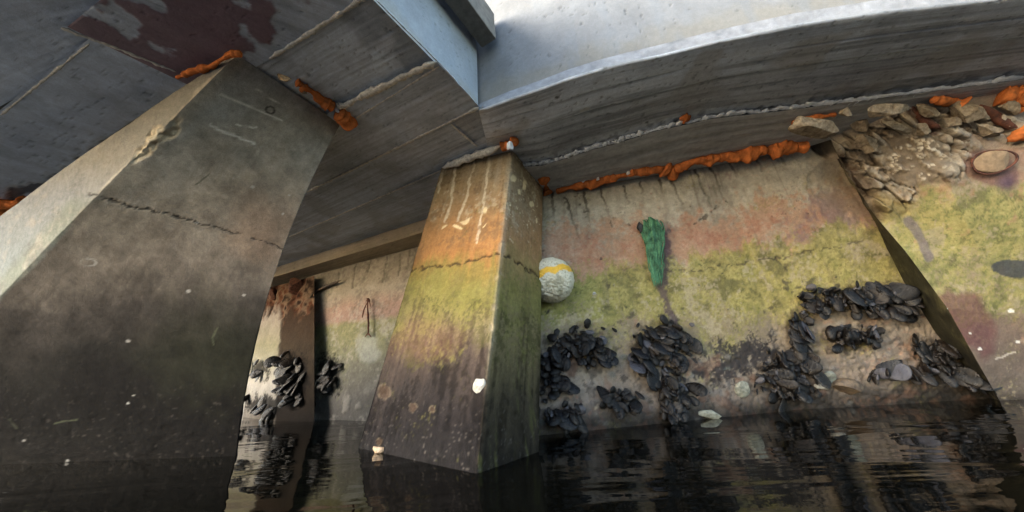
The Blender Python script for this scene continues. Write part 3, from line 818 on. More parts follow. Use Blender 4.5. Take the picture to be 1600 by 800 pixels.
fp = empty("rear_pillar", W(432, 652))
tag(fp, "narrow rear pillar with a rusted broken top and pale left face", "pillar")
A = [(380, 652), (431, 657), (491, 659)]; B = [(408, 452), (446, 446), (491, 431)]
c0, c1, c2 = [np.stack([W(*p), 0.35 * near(*q, W(*p), W(*p) + np.array([0, 0, 2.0])) + 0.65 * onplane(*q, ZB)]) for p, q in zip(A, B)]
c1 = c1 + (CAM - c1) * np.array([0.02, 0.02, 0])
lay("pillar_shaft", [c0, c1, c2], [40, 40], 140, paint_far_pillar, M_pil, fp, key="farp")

# ------------------------------------------------------------------ pillars
def round_corner(Lc, Fc, Rc, r):
    out = []
    for l, f, q in zip(Lc, Fc, Rc):
        d1 = (l - f) / np.linalg.norm(l - f); d2 = (q - f) / np.linalg.norm(q - f)
        p0, p2 = f + d1 * r, f + d2 * r
        out.append([p0, 0.25 * p0 + 0.5 * f + 0.25 * p2, p2])
    return [np.stack([o[k] for o in out]) for k in range(3)]

mp_ = empty("middle_pillar", W(745, 740)); mp_.name = "square_pillar"
tag(mp_, "middle concrete pillar with orange and green tide bands standing in front of the quay wall", "pillar")
Lc = np.stack([W(560, 700), S(690, 262)]); Fc = np.stack([W(745, 741), S(801, 234)]); Rc = np.stack([W(842, 706), S(848, 290)])
Bk = Lc + Rc - Fc
Lc[0, 2] = Fc[0, 2] = Rc[0, 2] = Bk[0, 2] = 0
k0, k1, k2 = round_corner(Lc, Fc, Rc, 0.022)
def down(c): return np.stack([c[0] - (c[1] - c[0]) * 0.15, c[1]])
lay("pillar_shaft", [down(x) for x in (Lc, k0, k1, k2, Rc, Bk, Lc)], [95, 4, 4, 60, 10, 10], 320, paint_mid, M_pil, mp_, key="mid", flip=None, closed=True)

lp = empty("square_pillar", W(375, 712))
tag(lp, "broad dark pillar with a pale spalled left edge filling the left side", "pillar")
Rl = np.stack([W(375, 712), near(434, 415, W(375, 712), S(532, 193)), S(532, 193)])
Cl0, Cl1 = W(-250, 735), S(370, 85)
Cl = np.stack([Cl0, near(135, 322, Cl0, Cl1), Cl1])
Ol0, Ol1 = W(-430, 712), S(354, 92)
Ol = np.stack([Ol0, near(190, 200, Ol0, Ol1), Ol1])
Bl = Rl + (Rl - CAM) * np.array([0.3, 0.3, 0]) + np.array([-0.25, 0.05, 0])
for c in (Rl, Cl, Ol, Bl):
    pass
sub = lambda c: np.concatenate([[c[0] - (c[1] - c[0]) * 0.12], c[1:]])
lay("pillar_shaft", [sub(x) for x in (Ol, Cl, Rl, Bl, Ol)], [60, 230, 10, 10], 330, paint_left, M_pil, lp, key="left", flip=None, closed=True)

# ------------------------------------------------------------------ deck: soffit panels, fascia and body
deck = empty("concrete_deck", S(690, 95))
tag(deck, "grey board marked concrete deck overhead with pale mortar seams and a brown painted panel", "deck")
def brown(X, Y, P, col, h, a, b, c):
    f = fbm(P, 6, 5, 77) - 0.5
    edge = ss(300, 520, X + 0.95 * Y)
    k = ss(0.0, 0.05, 0.16 + f + b * 0.15 - 0.27 * edge)
    return mixc(col, lin(118, 86, 90), k * 0.9), h + k * 0.002
def panel(corners, z, painter, nu=110, nv=70, key=None):
    (x0, x1, x2, x3) = [np.array(c, float) for c in corners]      # near left, near right, far right, far left
    lay("soffit_panel", [np.stack([x3, x0]), np.stack([x2, x1])], [nu], nv, painter, M_sof, deck, is_px=ZS + z, key=key, flip=None)
panel([(300, 437), (812, 212), (790, 302), (300, 460)], 0.000, soffit_painter(CONC_D, lin(156, 152, 146), 1), 170, 50, "s1")
panel([(300, 388), (755, 166), (815, 210), (300, 437)], 0.006, soffit_painter(CONC_D, lin(156, 154, 150), 2), 170, 50, "s2")
panel([(300, 281), (681, 95), (749, 167), (300, 388)], -0.004, soffit_painter(CONC_D, lin(150, 152, 154), 3), 170, 60, "s3")
panel([(300, 168), (577, -8), (683, 97), (300, 281)], 0.012, soffit_painter(CONC, lin(128, 131, 136), 4), 150, 70, "s4")
panel([(105, 42), (330, 150), (577, -8), (300, -116)], 0.004, soffit_painter(lin(180, 182, 186), None, 5, brown), 150, 120)
panel([(140, 60), (360, 148), (50, 420), (-260, 380)], 0.010, soffit_painter(lin(188, 192, 198), lin(164, 170, 178), 6, patch_left, 0.2), 120, 120)
panel([(-500, -300), (340, -150), (160, 80), (-340, 350)], 0.016, soffit_painter(lin(186, 190, 197), lin(160, 166, 176), 7, None, 0.2), 120, 110)

# body of the deck above the panels
E0 = S(747, 166); E1 = S(490, -95)
ed = (E1 - E0) / np.linalg.norm(E1 - E0)          # direction of the deck edge, towards and past the camera
E2 = E0 + ed * 2.5
TOP = ZS + 0.62
def prism(name, poly, z0, z1, mat, parent):
    n = len(poly); V = [(x, y, z0) for x, y in poly] + [(x, y, z1) for x, y in poly]
    Fc = [list(range(n))[::-1], list(range(n, 2 * n))] + [[i, (i + 1) % n, n + (i + 1) % n, n + i] for i in range(n)]
    me = mesh_np(name, np.array(V) - np.array(parent.location), Fc, False)
    o = link(name, me, mat); o.parent = parent
    return o
inn = np.array([-ed[1], ed[0]])                     # points into the deck
if inn[0] > 0: inn = -inn
I0 = E0[:2] + inn * 0.02; I2 = E2[:2] + inn * 0.02
M_plainc = plain_mat("plain_concrete", lin(110, 112, 114), 0.8, 8, 0.15, 0.3)
prism("deck_body", [I0, I2, I2 + inn * 6.2, I0 + inn * 6.2 + np.array([0, 2.0]), I0 + np.array([0, 3.5])], ZS + 0.022, TOP, M_plainc, deck)
fs = [E0, E0 + ed * 0.9, E0 + ed * 1.6, E2]
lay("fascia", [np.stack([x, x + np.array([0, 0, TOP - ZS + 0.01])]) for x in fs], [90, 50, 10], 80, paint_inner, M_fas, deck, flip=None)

# ------------------------------------------------------------------ curved edge beam
beam = empty("edge_beam", S(1000, 150))
tag(beam, "curved concrete edge beam with a bright pale upper face above the quay wall", "beam")
edge_px = [(745, 164), (795, 143), (840, 127), (887, 109), (934, 94), (980, 82), (1027, 71), (1121, 47), (1240, 21), (1370, 0), (1600, -32), (1900, -70)]
lip_px = [(748, 172), (800, 152), (845, 137), (892, 120), (939, 106), (985, 95), (1032, 85), (1126, 62), (1245, 38), (1375, 18), (1600, -8), (1900, -40)]
crk_px = [(770, 262), (812, 258), (846, 256), (880, 246), (922, 232), (965, 221), (1020, 203), (1110, 183), (1225, 170), (1330, 157), (1600, 121), (1900, 80)]
foam_px = [(790, 330), (825, 318), (856, 305), (900, 300), (945, 292), (990, 284), (1040, 275), (1120, 260), (1235, 238), (1340, 205), (1600, 165), (1900, 120)]
sg = [14, 14, 22, 22, 22, 22, 36, 40, 40, 60, 30]
lay("soffit", [np.array([q, p], float) for p, q in zip(lip_px, crk_px)], sg, 90, paint_beam, M_sof, beam, is_px=ZS - 0.006, key="beam")
lip_hi = [S(*p, 0.055) for p in edge_px]; lip_lo = [S(*p, -0.006) for p in lip_px]
lay("chamfer", [np.stack([a, b]) for a, b in zip(lip_lo, lip_hi)], sg, 10, paint_lip, M_fas, beam)
FT = ZS + 1.05
lay("upper_face", [np.stack([a, np.array([a[0], a[1], FT])]) for a in lip_hi], sg, 110, paint_fascia, M_fas, beam)
cr_hi = [S(*p, -0.006) for p in crk_px]; cr_lo = [onplane(p[0], p[1] + 3, ZS - 0.035) for p in crk_px]; fo = [onplane(*p, ZS - 0.035) for p in foam_px]
lay("lower_strip", [np.stack([f, l]) for f, l in zip(fo, cr_lo)], sg, 40, paint_strip, M_sof, beam, key="strip")
lay("step_face", [np.stack([l, h_]) for l, h_ in zip(cr_lo, cr_hi)], sg, 5, paint_lip, M_fas, beam)
# land behind the beam, so that the quay is solid
pl = [tuple(x[:2] + np.array([0.0, 0.02])) for x in lip_hi]
prism("beam_core", pl + [(pl[-1][0] + 2, pl[-1][1] + 4), (pl[0][0], pl[0][1] + 5)], ZS + 0.02, FT - 0.01, M_plainc, beam)

# dropped beam in front of the rear wall
rbm = empty("rear_beam", S(560, 375))
tag(rbm, "low concrete beam with a pale lower edge above the rear wall", "beam")
la = [(300, 459), (435, 416), (560, 376), (690, 334), (790, 300)]
lo = []
for p in la:
    a = S(*p); lo.append(np.array([a[0], a[1], ZB - 0.03]))
lay("beam_face", [np.stack([l, S(*p)]) for l, p in zip(lo, la)], [20, 50, 50, 30], 24, soffit_painter(lin(140, 130, 114), lin(120, 112, 102), 9), M_sof, rbm)
lo2 = [l + (l - CAM) * np.array([.12, .12, 0]) for l in lo]
lay("beam_underside", [np.stack([b_, l]) for b_, l in zip(lo2, lo)], [20, 50, 50, 30], 12, soffit_painter(lin(150, 140, 120), None, 10), M_sof, rbm)

# ------------------------------------------------------------------ mortar seams on the soffit
def seam(px, rad, parent, mat, z=-0.004, seed=0, nz=0.5, name="mortar_seam", wob=0.0):
    n = max(6, int(math.hypot(px[-1][0] - px[0][0], px[-1][1] - px[0][1]) / 6))
    tt = np.linspace(0, len(px) - 1, n)
    X = np.interp(tt, range(len(px)), [p[0] for p in px]); Y = np.interp(tt, range(len(px)), [p[1] for p in px])
    r = np.random.default_rng(seed)
    X += r.normal(size=n) * wob; Y += r.normal(size=n) * wob
    P = onplane(X, Y, ZS + z)
    V, fl = tube_mesh(P, rad * (0.6 + 0.8 * r.random(n)), 8, seed, nz, 60, 3)
    c = V.mean(0)
    V[:, 2] = ZS + z + (V[:, 2] - ZS - z) * 0.5
    o = link(name, mesh_np(name, V - np.array(parent.location), fl), mat); o.parent = parent
    return o
M_seam = plain_mat("seam_mortar", lin(200, 198, 192), 0.85, 60, 0.35, 0.6)
seam([(520, 173), (537, 165), (682, 96)], 0.016, deck, M_mort, -0.004, 1)
seam([(478, 301), (748, 168)], 0.008, deck, M_seam, -0.005, 2)
seam([(450, 371), (690, 266)], 0.008, deck, M_seam, -0.001, 3)
seam([(420, 93), (578, -9)], 0.008, deck, M_seam, 0.002, 4)
seam([(548, 190), (686, 104)], 0.004, deck, M_seam, -0.005, 5)
seam([(95, 44), (180, 74), (275, 112)], 0.008, deck, M_seam, 0.003, 6)
seam([(0, 181), (140, 68)], 0.004, deck, M_seam, 0.008, 7)
seam([(588, 0), (640, 52), (690, 102), (746, 164)], 0.004, deck, M_white, 0.0, 8)
seam([(704, 193), (746, 230)], 0.006, beam, M_seam, -0.007, 9)
seam([(760, 186), (880, 160), (985, 129)], 0.004, beam, M_seam, -0.007, 10)
seam(crk_px[1:11], 0.019, beam, M_white, -0.020, 11, 0.7, "lime_crust", 1.5)

# ------------------------------------------------------------------ orange foam
def foam(px, rad, label, z=None, keys=("wall",), out=0.012, seed=0, group="beads of orange sealing foam"):
    n = max(8, int(sum(math.hypot(b[0] - a[0], b[1] - a[1]) for a, b in zip(px[:-1], px[1:])) / 5))
    tt = np.linspace(0, len(px) - 1, n)
    X = np.interp(tt, range(len(px)), [p[0] for p in px]); Y = np.interp(tt, range(len(px)), [p[1] for p in px])
    r = np.random.default_rng(seed)
    q = fbm(np.stack([tt * 3, tt * 0, tt * 0], -1), 1.0, 3, seed)
    P = []
    for x, y in zip(X, Y):
        p = None
        for k in keys:
            l, nn = hit(x, y, k)
            if l is not None:
                l = np.array(l) + np.array(nn) * out
                if p is None or np.linalg.norm(l - CAM) < np.linalg.norm(p - CAM): p = l
        if p is None: p = S(x, y, -0.03)
        P.append(p)
    P = np.array(P)
    P += (fbm(np.stack([tt * 5, tt * 0 + 3, tt * 0], -1), 1.0, 2, seed + 3) - 0.5)[:, None] * rad * 0.6
    rad = rad * 1.02
    V, fl = tube_mesh(P, rad * (0.45 + 2.0 * q ** 1.4), 24, seed, 0.34, 17, 7)
    c = P.mean(0)
    o = link("sealing_foam", mesh_np("sealing_foam", V - c, fl), M_foam, None, c)
    tag(o, label, "foam", group)
    return o
foam([(868, 297), (890, 291), (925, 284), (960, 275), (990, 268)], 0.022, "thin orange foam bead with pale pebbles along the left end of the quay wall top", keys=("wall", "strip"), seed=1)
foam([(985, 268), (1030, 262), (1050, 266), (1075, 252), (1120, 244), (1165, 238), (1210, 230), (1258, 224)], 0.032, "long lumpy orange foam bead along the top of the quay wall", keys=("wall", "strip"), seed=12)
foam([(850, 276), (852, 290), (857, 306)], 0.026, "short orange foam plug between the middle pillar and the quay wall", keys=("wall",), seed=3, out=0.02)
foam([(783, 226), (795, 222), (806, 214)], 0.020, "orange foam lump on the corner of the middle pillar around a pale stone", keys=("beam",), seed=4, out=0.02)
foam([(275, 122), (300, 112), (330, 104), (362, 84), (378, 83)], 0.010, "rust brown foam bead along the top of the pale pillar edge", keys=("left",), seed=5, out=0.012)
foam([(462, 124), (485, 138), (505, 155), (525, 165)], 0.016, "orange foam bead on the right top edge of the broad dark pillar", keys=("left", "s4"), seed=6, out=0.012)
foam([(530, 172), (540, 182), (545, 192)], 0.024, "orange foam lump hanging at the right top corner of the broad dark pillar", keys=("s3",), seed=7, out=0.02)
foam([(1236, 190), (1262, 184), (1305, 176)], 0.018, "flat orange foam under the beam on top of the pale boulder", keys=("strip",), seed=8, out=0.012)
foam([(1455, 150), (1475, 153), (1495, 166)], 0.026, "orange foam strip on the rubble under the curved beam", keys=("right", "strip"), seed=9, out=0.02)
foam([(1555, 148), (1580, 150), (1600, 152)], 0.040, "orange foam block high at the right edge under the curved beam", keys=("right", "strip"), seed=10, out=0.02)
foam([(1575, 208), (1592, 212), (1610, 222)], 0.030, "orange foam lump on the wall beside the rusty bar", keys=("right",), seed=11, out=0.02)
foam([(1066, 184), (1074, 184)], 0.020, "single orange foam dab on the underside of the curved beam", keys=("beam",), seed=13, out=0.004)
foam([(-6, 332), (14, 324), (40, 314)], 0.03, "rust brown foam at the far left beyond the pale pillar edge", keys=(), seed=14)

# ------------------------------------------------------------------ loose stones
def stone(px, py, wpx, hpx, label, key, seed, rot=0, dep=0.8, out=0.0, name="stone", cat="stone", mat=None, cuts=15, rough=0.1, group=None, fwd=0.0):
    l, nn = hit(px, py, key)
    if l is None: l = Vector(S(px, py, -0.03)); nn = Vector((0, -1, 0))
    l = l + (Vector(CAM) - l) * fwd
    d = -((Vector(CAM) - l).normalized())
    depth = (l - Vector(CAM)).dot(Vector(-M3[:, 2]))
    sx, sy = wpx * depth / F / 2, hpx * depth / F / 2
    c = l + nn * (min(sx, sy) * out)
    me = rock_mesh(name, sx * 1.1, sy * 1.1, min(sx, sy) * dep * 1.1, seed, cuts, rough)
    o = link(name, me, mat or M_stone, None, c)
    R = Matrix(M3.tolist()).to_4x4() @ Matrix.Rotation(math.radians(-rot), 4, 'Z')
    o.rotation_euler = R.to_euler()
    tag(o, label, cat, group)
    return o
stone(1277, 199, 84, 38, "big pale boulder wedged between the beam and the end of the quay wall", "none", 3, 8, 1.0, 0.0, fwd=0.10)
stone(1380, 174, 90, 20, "flat tan stone slab wedged under the curved beam", "none", 4, -2, 1.2, 0.0, fwd=0.08)
stone(1318, 176, 24, 18, "small grey stone between the boulder and the flat slab", "none", 5, 10, 1, 0.0, fwd=0.07)
stone(1512, 176, 54, 34, "rounded grey stone in the rubble between two rusty bars", "right", 6, 25, 0.8, 0.15, fwd=0.015)
stone(1580, 165, 44, 26, "pale stone beside the upper rusty bar below the foam block", "right", 16, 20, 0.8, 0.15, fwd=0.015)
stone(1452, 176, 52, 16, "dark grey stone ledge in the rubble under the orange foam strip", "right", 26, 20, 0.8, 0.15, fwd=0.015)
stone(795, 224, 13, 15, "white stone held in foam at the middle pillar corner", "beam", 7, 0, 1, 0.9, mat=M_white, fwd=0.06)
stone(447, 124, 24, 13, "pale stone at the top edge of the broad dark pillar", "left", 8, 12, 1, 0.5, fwd=0.02)
stone(475, 146, 10, 7, "small white stone below the foam on the broad pillar", "left", 9, 12, 1, 0.5)
stone(527, 171, 10, 8, "tiny white stone at the foam end near the right pillar corner", "s3", 10, 12, 1, 0.6, mat=M_white)
stone(595, 704, 23, 19, "tan pebble stuck on the middle pillar just above the water", "mid", 11, -20, 0.7, 0.3, mat=plain_mat("tan_stone", lin(136, 118, 96), 0.6, 30, 0.3, 0.4, lin(84, 68, 50)))
for i, (x, y) in enumerate([(879, 290), (911, 284), (966, 279), (980, 268), (934, 276)]):
    stone(x, y, 7, 7, "tiny white pebble stuck in the thin orange foam bead", "strip" if i in (3, 4) else "wall", 40 + i, 0, 1, 1.0, "pebble", "pebble", M_white, group="pebbles in the thin foam bead")

for x, y, w_, h_, sd_, rot, lab in [(1345, 196, 36, 20, 61, 30, "small angular stone just right of the big boulder"), (1400, 198, 50, 18, 62, 14, "flat brown stone directly below the flat tan slab"), (1442, 202, 34, 20, 63, 28, "broken stone under the short rusty bar"),
                                    (1490, 190, 40, 20, 64, 24, "wedge shaped stone between the orange strip and the rounded grey stone"), (1545, 205, 44, 20, 65, 28, "long stone lying below the upper rusty bar"), (1352, 225, 46, 30, 66, 40, "tilted rough stone at the head of the dark wall joint")]:
    stone(x, y, w_, h_, lab, "right", sd_, rot, 0.8, 0.1, fwd=0.015, cuts=18, rough=0.16)
# mortar cap along the middle pillar's top
V, fl = tube_mesh([S(691, 262, -0.02), S(735, 246, -0.02), S(783, 228, -0.02)], [0.022, 0.026, 0.02], 12, 5, 0.4, 30, 12)
o = link("mortar_cap", mesh_np("mortar_cap", V - np.array(mp_.location), fl), M_mort); o.parent = mp_

# ------------------------------------------------------------------ rusty bars in the rubble
def bar(px, rad, label, key, mat, name, cat, out=0.01, group=None, ns=10, seed=0):
    P = []
    for q in px:
        l, nn = hit(q[0], q[1], key)
        P.append(np.array(l) + np.array(nn) * (out if len(q) < 3 else q[2]))
    V, fl = tube_mesh(P, rad, ns, seed, 0.3, 40, 6)
    c = np.mean(P, 0)
    o = link(name, mesh_np(name, V - c, fl), mat, None, c)
    tag(o, label, cat, group)
    return o
bar([(1525, 165), (1555, 188), (1585, 204)], 0.022, "upper rusty reinforcing bar across the rubble near the right edge", "right", M_rust, "rusty_bar", "bar", 0.02, "rusty bars in the rubble")
bar([(1424, 166), (1440, 190), (1466, 202)], 0.018, "short rusty reinforcing bar below the flat stone slab", "right", M_rust, "rusty_bar", "bar", 0.012, "rusty bars in the rubble", seed=4)
# cut pipe stub
l, nn = hit(1541, 254, "right")
Z = np.array(nn); 
pp = [np.array(l) - Z * 0.02, np.array(l) + Z * 0.012]
pipe = empty("pipe_stub", l)
tag(pipe, "round plugged pipe stub with a rusty rim in the crumbling wall", "pipe")
def ring_mesh(r0, r1, hgt, n=40):
    V, Fc = [], []
    for k in range(n):
        a = 2 * math.pi * k / n
        q = 1 + 0.06 * math.sin(3 * a + 1)
        for r, z in ((r0, 0.0), (r0, hgt), (r1, hgt * 0.9), (r1, 0.0)):
            V.append((r * q * math.cos(a), r * q * math.sin(a) * 0.62, z))
    for k in range(n):
        k2 = (k + 1) % n
        for j in range(4): Fc.append([4 * k + j, 4 * k2 + j, 4 * k2 + (j + 1) % 4, 4 * k + (j + 1) % 4])
    return np.array(V), Fc
qt = Vector(nn).to_track_quat('Z', 'Y').to_matrix().to_4x4()
depth = (l - Vector(CAM)).length
rr = 34 * 0.62 * depth / F / 1.25
V, Fc = ring_mesh(rr, rr * 0.92, 0.008)
V = np.array([qt @ Vector(v) + Vector(nn) * 0.03 for v in V])
o = link("pipe_rim", mesh_np("pipe_rim", V, Fc), M_rust); o.parent = pipe
me = rock_mesh("plug", rr * 0.88, rr * 0.55, 0.014, 50, 3, 0.05); me.transform(Matrix.Translation(Vector(nn) * 0.035) @ qt)
o = link("plug", me, plain_mat("plug_mortar", lin(132, 112, 88), 0.9, 30)); o.parent = pipe

# ------------------------------------------------------------------ timber at the deck corner
tz = None
C0 = E0
zz = np.linspace(ZS, ZS + 1.5, 300)
pr = proj(np.stack([np.full(300, C0[0]), np.full(300, C0[1]), zz], -1))
tz = float(np.interp(-78, -pr[1], zz))
b0 = onplane(753, 75, tz); b1 = onplane(776, 62, tz)
wv = b1 - b0; wv[2] = 0
axis = ed.copy()
zt = None
up_z = np.linspace(tz, tz + 0.6, 200)
pr2 = proj(np.stack([np.full(200, b1[0]), np.full(200, b1[1]), up_z], -1))
th = float(np.interp(-22, -pr2[1], up_z)) - tz
wv = wv - axis * (wv @ axis)
tim = empty("timber_beam", b0)
tag(tim, "weathered grey timber beam end above the inner corner of the deck opening", "timber")
def box(o0, e1, e2, e3, bev=0.006):
    import bmesh
    bm = bmesh.new()
    vs_ = [bm.verts.new(Vector(o0 + a * e1 + b * e2 + c * e3)) for a in (0, 1) for b in (0, 1) for c in (0, 1)]
    for f in ((0, 1, 3, 2), (4, 6, 7, 5), (0, 4, 5, 1), (2, 3, 7, 6), (0, 2, 6, 4), (1, 5, 7, 3)): bm.faces.new([vs_[i] for i in f])
    bmesh.ops.recalc_face_normals(bm, faces=bm.faces)
    bmesh.ops.bevel(bm, geom=bm.edges[:], offset=bev, segments=2, affect='EDGES', profile=0.6)
    me = bpy.data.meshes.new("box"); bm.to_mesh(me); bm.free()
    return me
zero = np.zeros(3)
for k, nm in ((0, "lower_plank"), (1, "upper_plank")):
    me = box(zero + np.array([0, 0, k * th * 0.52]), axis * 2.0, wv * (1 if k == 0 else 0.96), np.array([0, 0, th * (0.50 if k == 0 else 0.48)]))
    o = link(nm, me, M_timber); o.parent = tim
V, fl = tube_mesh([wv * 0.5 + axis * 0.25 + np.array([0, 0, th]), wv * 0.5 + axis * 0.25 + np.array([0, 0, th + 0.05])], 0.03, 12, 0, 0.05, 10, 4)
o = link("bolt", mesh_np("bolt", V, fl), M_rust); o.parent = tim

# ------------------------------------------------------------------ buoy ball
l, nn = hit(868, 440, "wall")
dep = (l - Vector(CAM)).dot(Vector(-M3[:, 2]))
R_ = 35.5 * dep / F * 0.93
cball = np.array(l) + np.array(nn) * R_ * 0.95
d_ = rays(861, 438); d_ = d_ / np.linalg.norm(d_)
cball = CAM + d_ * ((cball - CAM) @ d_)
V = icos(6)
P = V[0]
q = P @ np.array([[math.cos(.3), -math.sin(.3), 0], [math.sin(.3), math.cos(.3), 0], [0, 0, 1]])
bandz = P[:, 2] - 0.22 * P[:, 0] - 0.20 + 0.05 * np.sin(9 * P[:, 0]) + (fbm(P + 5, 5, 3, 4) - 0.5) * 0.18
band = 1 - ss(0.10, 0.14, np.abs(bandz) * 0.75)
wr = fbm(P + 9, 4, 4, 8)
rid = np.abs(np.sin(14 * (P[:, 2] + 0.5 * P[:, 0] + 0.9 * wr))) * 0.045 + np.abs(fbm(P + 3, 11, 3, 14) - 0.5) * 0.10
col = np.broadcast_to(lin(196, 188, 164), P.shape).copy()
col = mixc(col, lin(92, 84, 66), (1 - ss(0.0, 0.3, np.abs(np.sin(14 * (P[:, 2] + 0.5 * P[:, 0] + 0.9 * wr))))) * 0.6)
col = mixc(col, lin(126, 120, 92), ss(0.0, 0.2, fbm(P, 3, 4, 24) - 0.5) * 0.65)
col = mixc(col, lin(214, 164, 40), band * 0.95)
P = P * (1 + rid - 0.03)[:, None] * R_
M_ball = surface_mat("worn_white_paint", 2.0, 0.4, 0.2)
o = link("float_ball", mesh_np("float_ball", P, np.array(V[1]), True, col, np.full(len(P), .6)), M_ball, None, cball)
o.rotation_euler = (0, 0, math.atan2(cball[0], cball[1]) * -1)
tag(o, "wrinkled white ball float with a yellow band wedged between the middle pillar and quay wall", "float")

# ------------------------------------------------------------------ green net bundle and its hole
net = empty("net_bundle", hit(1010, 360, "wall")[0])
tag(net, "frayed green net bundle hanging out of a hole in the quay wall", "net")
def wp(x, y, o_):
    l, nn = hit(x, y, "wall"); return np.array(l) + np.array(nn) * o_
M_green = plain_mat("green_net", lin(74, 120, 88), 0.85, 22, 0.2, 0.3, lin(30, 58, 42))
bp_ = [wp(x, y, o_ * 0.7) for x, y, o_ in [(1012, 342, .015), (1018, 354, .05), (1016, 372, .06), (1016, 390, .05), (1021, 408, .04), (1024, 424, .03), (1026, 442, .02)]]
V, fl = tube_mesh(bp_, [.02, .04, .038, .03, .024, .018, .008], 48, 8, 0.12, 14, 12)
ctr = np.interp(np.arange(len(V)), [0, len(V)], [0, 1])
V = V + (fbm(V, (38, 38, 7), 4, 9) - 0.5)[:, None] * np.array([0.06, 0.05, 0.02]) + (fbm(V, (70, 70, 9), 4, 19) - 0.5)[:, None] * np.array([0.05, 0.06, 0.01])
o = link("net_cloth", mesh_np("net_cloth", V - np.array(net.location), fl), M_green); o.parent = net
allV, allF = [], []
r = np.random.default_rng(4)
for i in range(190):
    x0 = 1014 + r.normal() * 5.5 + (3 if i % 3 else -4); y0 = 344 + r.random() * 22
    ln = r.uniform(0.25, 1.0)
    xe = 1023 + r.normal() * 3.5; ye = 352 + 100 * ln
    pts = []
    ph = r.uniform(0, 6)
    for t_ in np.linspace(0, 1, 9):
        x = x0 + (xe - x0) * t_ + math.sin(ph + t_ * r.uniform(5, 9)) * 4.5 * (1 - t_ * .5) - 4 * math.sin(t_ * 3.1) * (1 if x0 < 1014 else -0.6)
        y = y0 + (ye - y0) * t_
        pts.append(wp(x, y, 0.012 + 0.085 * math.sin(min(1, t_ * 2.0 + 0.15) * math.pi * 0.55) * (1 - 0.7 * t_) * r.uniform(.5, 1.1)))
    V, fl = tube_mesh(pts, np.linspace(r.uniform(.002, .007), r.uniform(.0015, .004), 9), 6, i, 0.3, 60, 3)
    k = sum(len(v) for v in allV); allV.append(V); allF += [[k + a for a in f] for f in fl]
o = link("net_strands", mesh_np("net_strands", np.concatenate(allV) - np.array(net.location), allF), M_green); o.parent = net
M_black = plain_mat("hole_black", lin(26, 25, 26), 0.5, 40)
l, nn = hit(1003, 358, "wall")
me = rock_mesh("hole_lump", 0.034, 0.062, 0.02, 5, 5, 0.2)
o = link("hole_shade", me, M_black); o.parent = net  # dark lump added in place of the shaded hole beside the net
o.location = Vector(wp(1000, 359, 0.03)) - net.location; o.rotation_euler = Matrix(M3.tolist()).to_euler()

# ------------------------------------------------------------------ shells: mussels in clusters
def mussel_mesh(seed, wd=0.52, th_=0.3):
    r = np.random.default_rng(seed)
    nu, nv = 34, 18
    V = []
    ph, bend, skew = r.uniform(0, 6), r.uniform(-0.16, 0.16), r.uniform(0.8, 1.2)
    for i in range(nu + 1):
        s = i / nu
        prof = ((1 - abs(2 * s ** skew - 1) ** 2.4) ** 0.55) * (0.7 + 0.3 * s) if 0 < s < 1 else 0.0
        step = (s * 9 + 0.4 * math.sin(s * 7 + ph)) % 1.0          # lamellae: each growth ring overlaps the next
        for j in range(nv):
            a = 2 * math.pi * j / nv
            rim = 1 + 0.05 * (step - 0.5) + 0.07 * math.sin(3 * a + ph + s * 5) + r.normal() * 0.012
            V.append((prof * wd * 0.5 * math.cos(a) * rim + bend * (s - 0.5) ** 2 * 4, s - 0.1, prof * th_ * 0.5 * (abs(math.sin(a)) ** 1.5) * math.copysign(1, math.sin(a)) * (1 + 0.16 * (step - 0.5)) + 0.05 * math.sin(s * 3 + ph)))
    Fc = [[i * nv + j, i * nv + (j + 1) % nv, (i + 1) * nv + (j + 1) % nv, (i + 1) * nv + j] for i in range(nu) for j in range(nv)]
    V = np.array(V)
    s = np.repeat(np.linspace(0, 1, nu + 1), nv)
    base = [lin(18, 15, 13), lin(14, 13, 12), lin(26, 21, 17), lin(20, 20, 22), lin(60, 60, 66), lin(16, 14, 13), lin(30, 24, 19), lin(22, 18, 16)][seed % 8]
    col = np.asarray(base) * (0.55 + 0.6 * fbm(V + seed, 6, 4, seed) + 0.22 * ((s * 9 + 0.4 * np.sin(s * 7 + ph)) % 1.0))[:, None]
    col = mixc(col, lin(46, 40, 33), ss(0.10, 0.2, fbm(V + seed, 5, 4, seed + 2) - 0.5) * 0.45)
    return mesh_np("mussel", V, Fc, True, col, 0.14 + 0.35 * fbm(V, 9, 2, seed))
M_mus = surface_mat("dark_shell", 3.0, 0.4, 0.4, 0.28)
MUS = [mussel_mesh(k, w_, t_) for k, (w_, t_) in enumerate([(0.62, 0.26), (0.72, 0.22), (0.55, 0.30), (0.9, 0.18), (0.84, 0.18), (0.66, 0.3), (0.78, 0.24), (0.5, 0.26)])]
proto = [link("mussel", m, M_mus) for m in MUS]
used = [False] * len(proto)
shell_n = 0
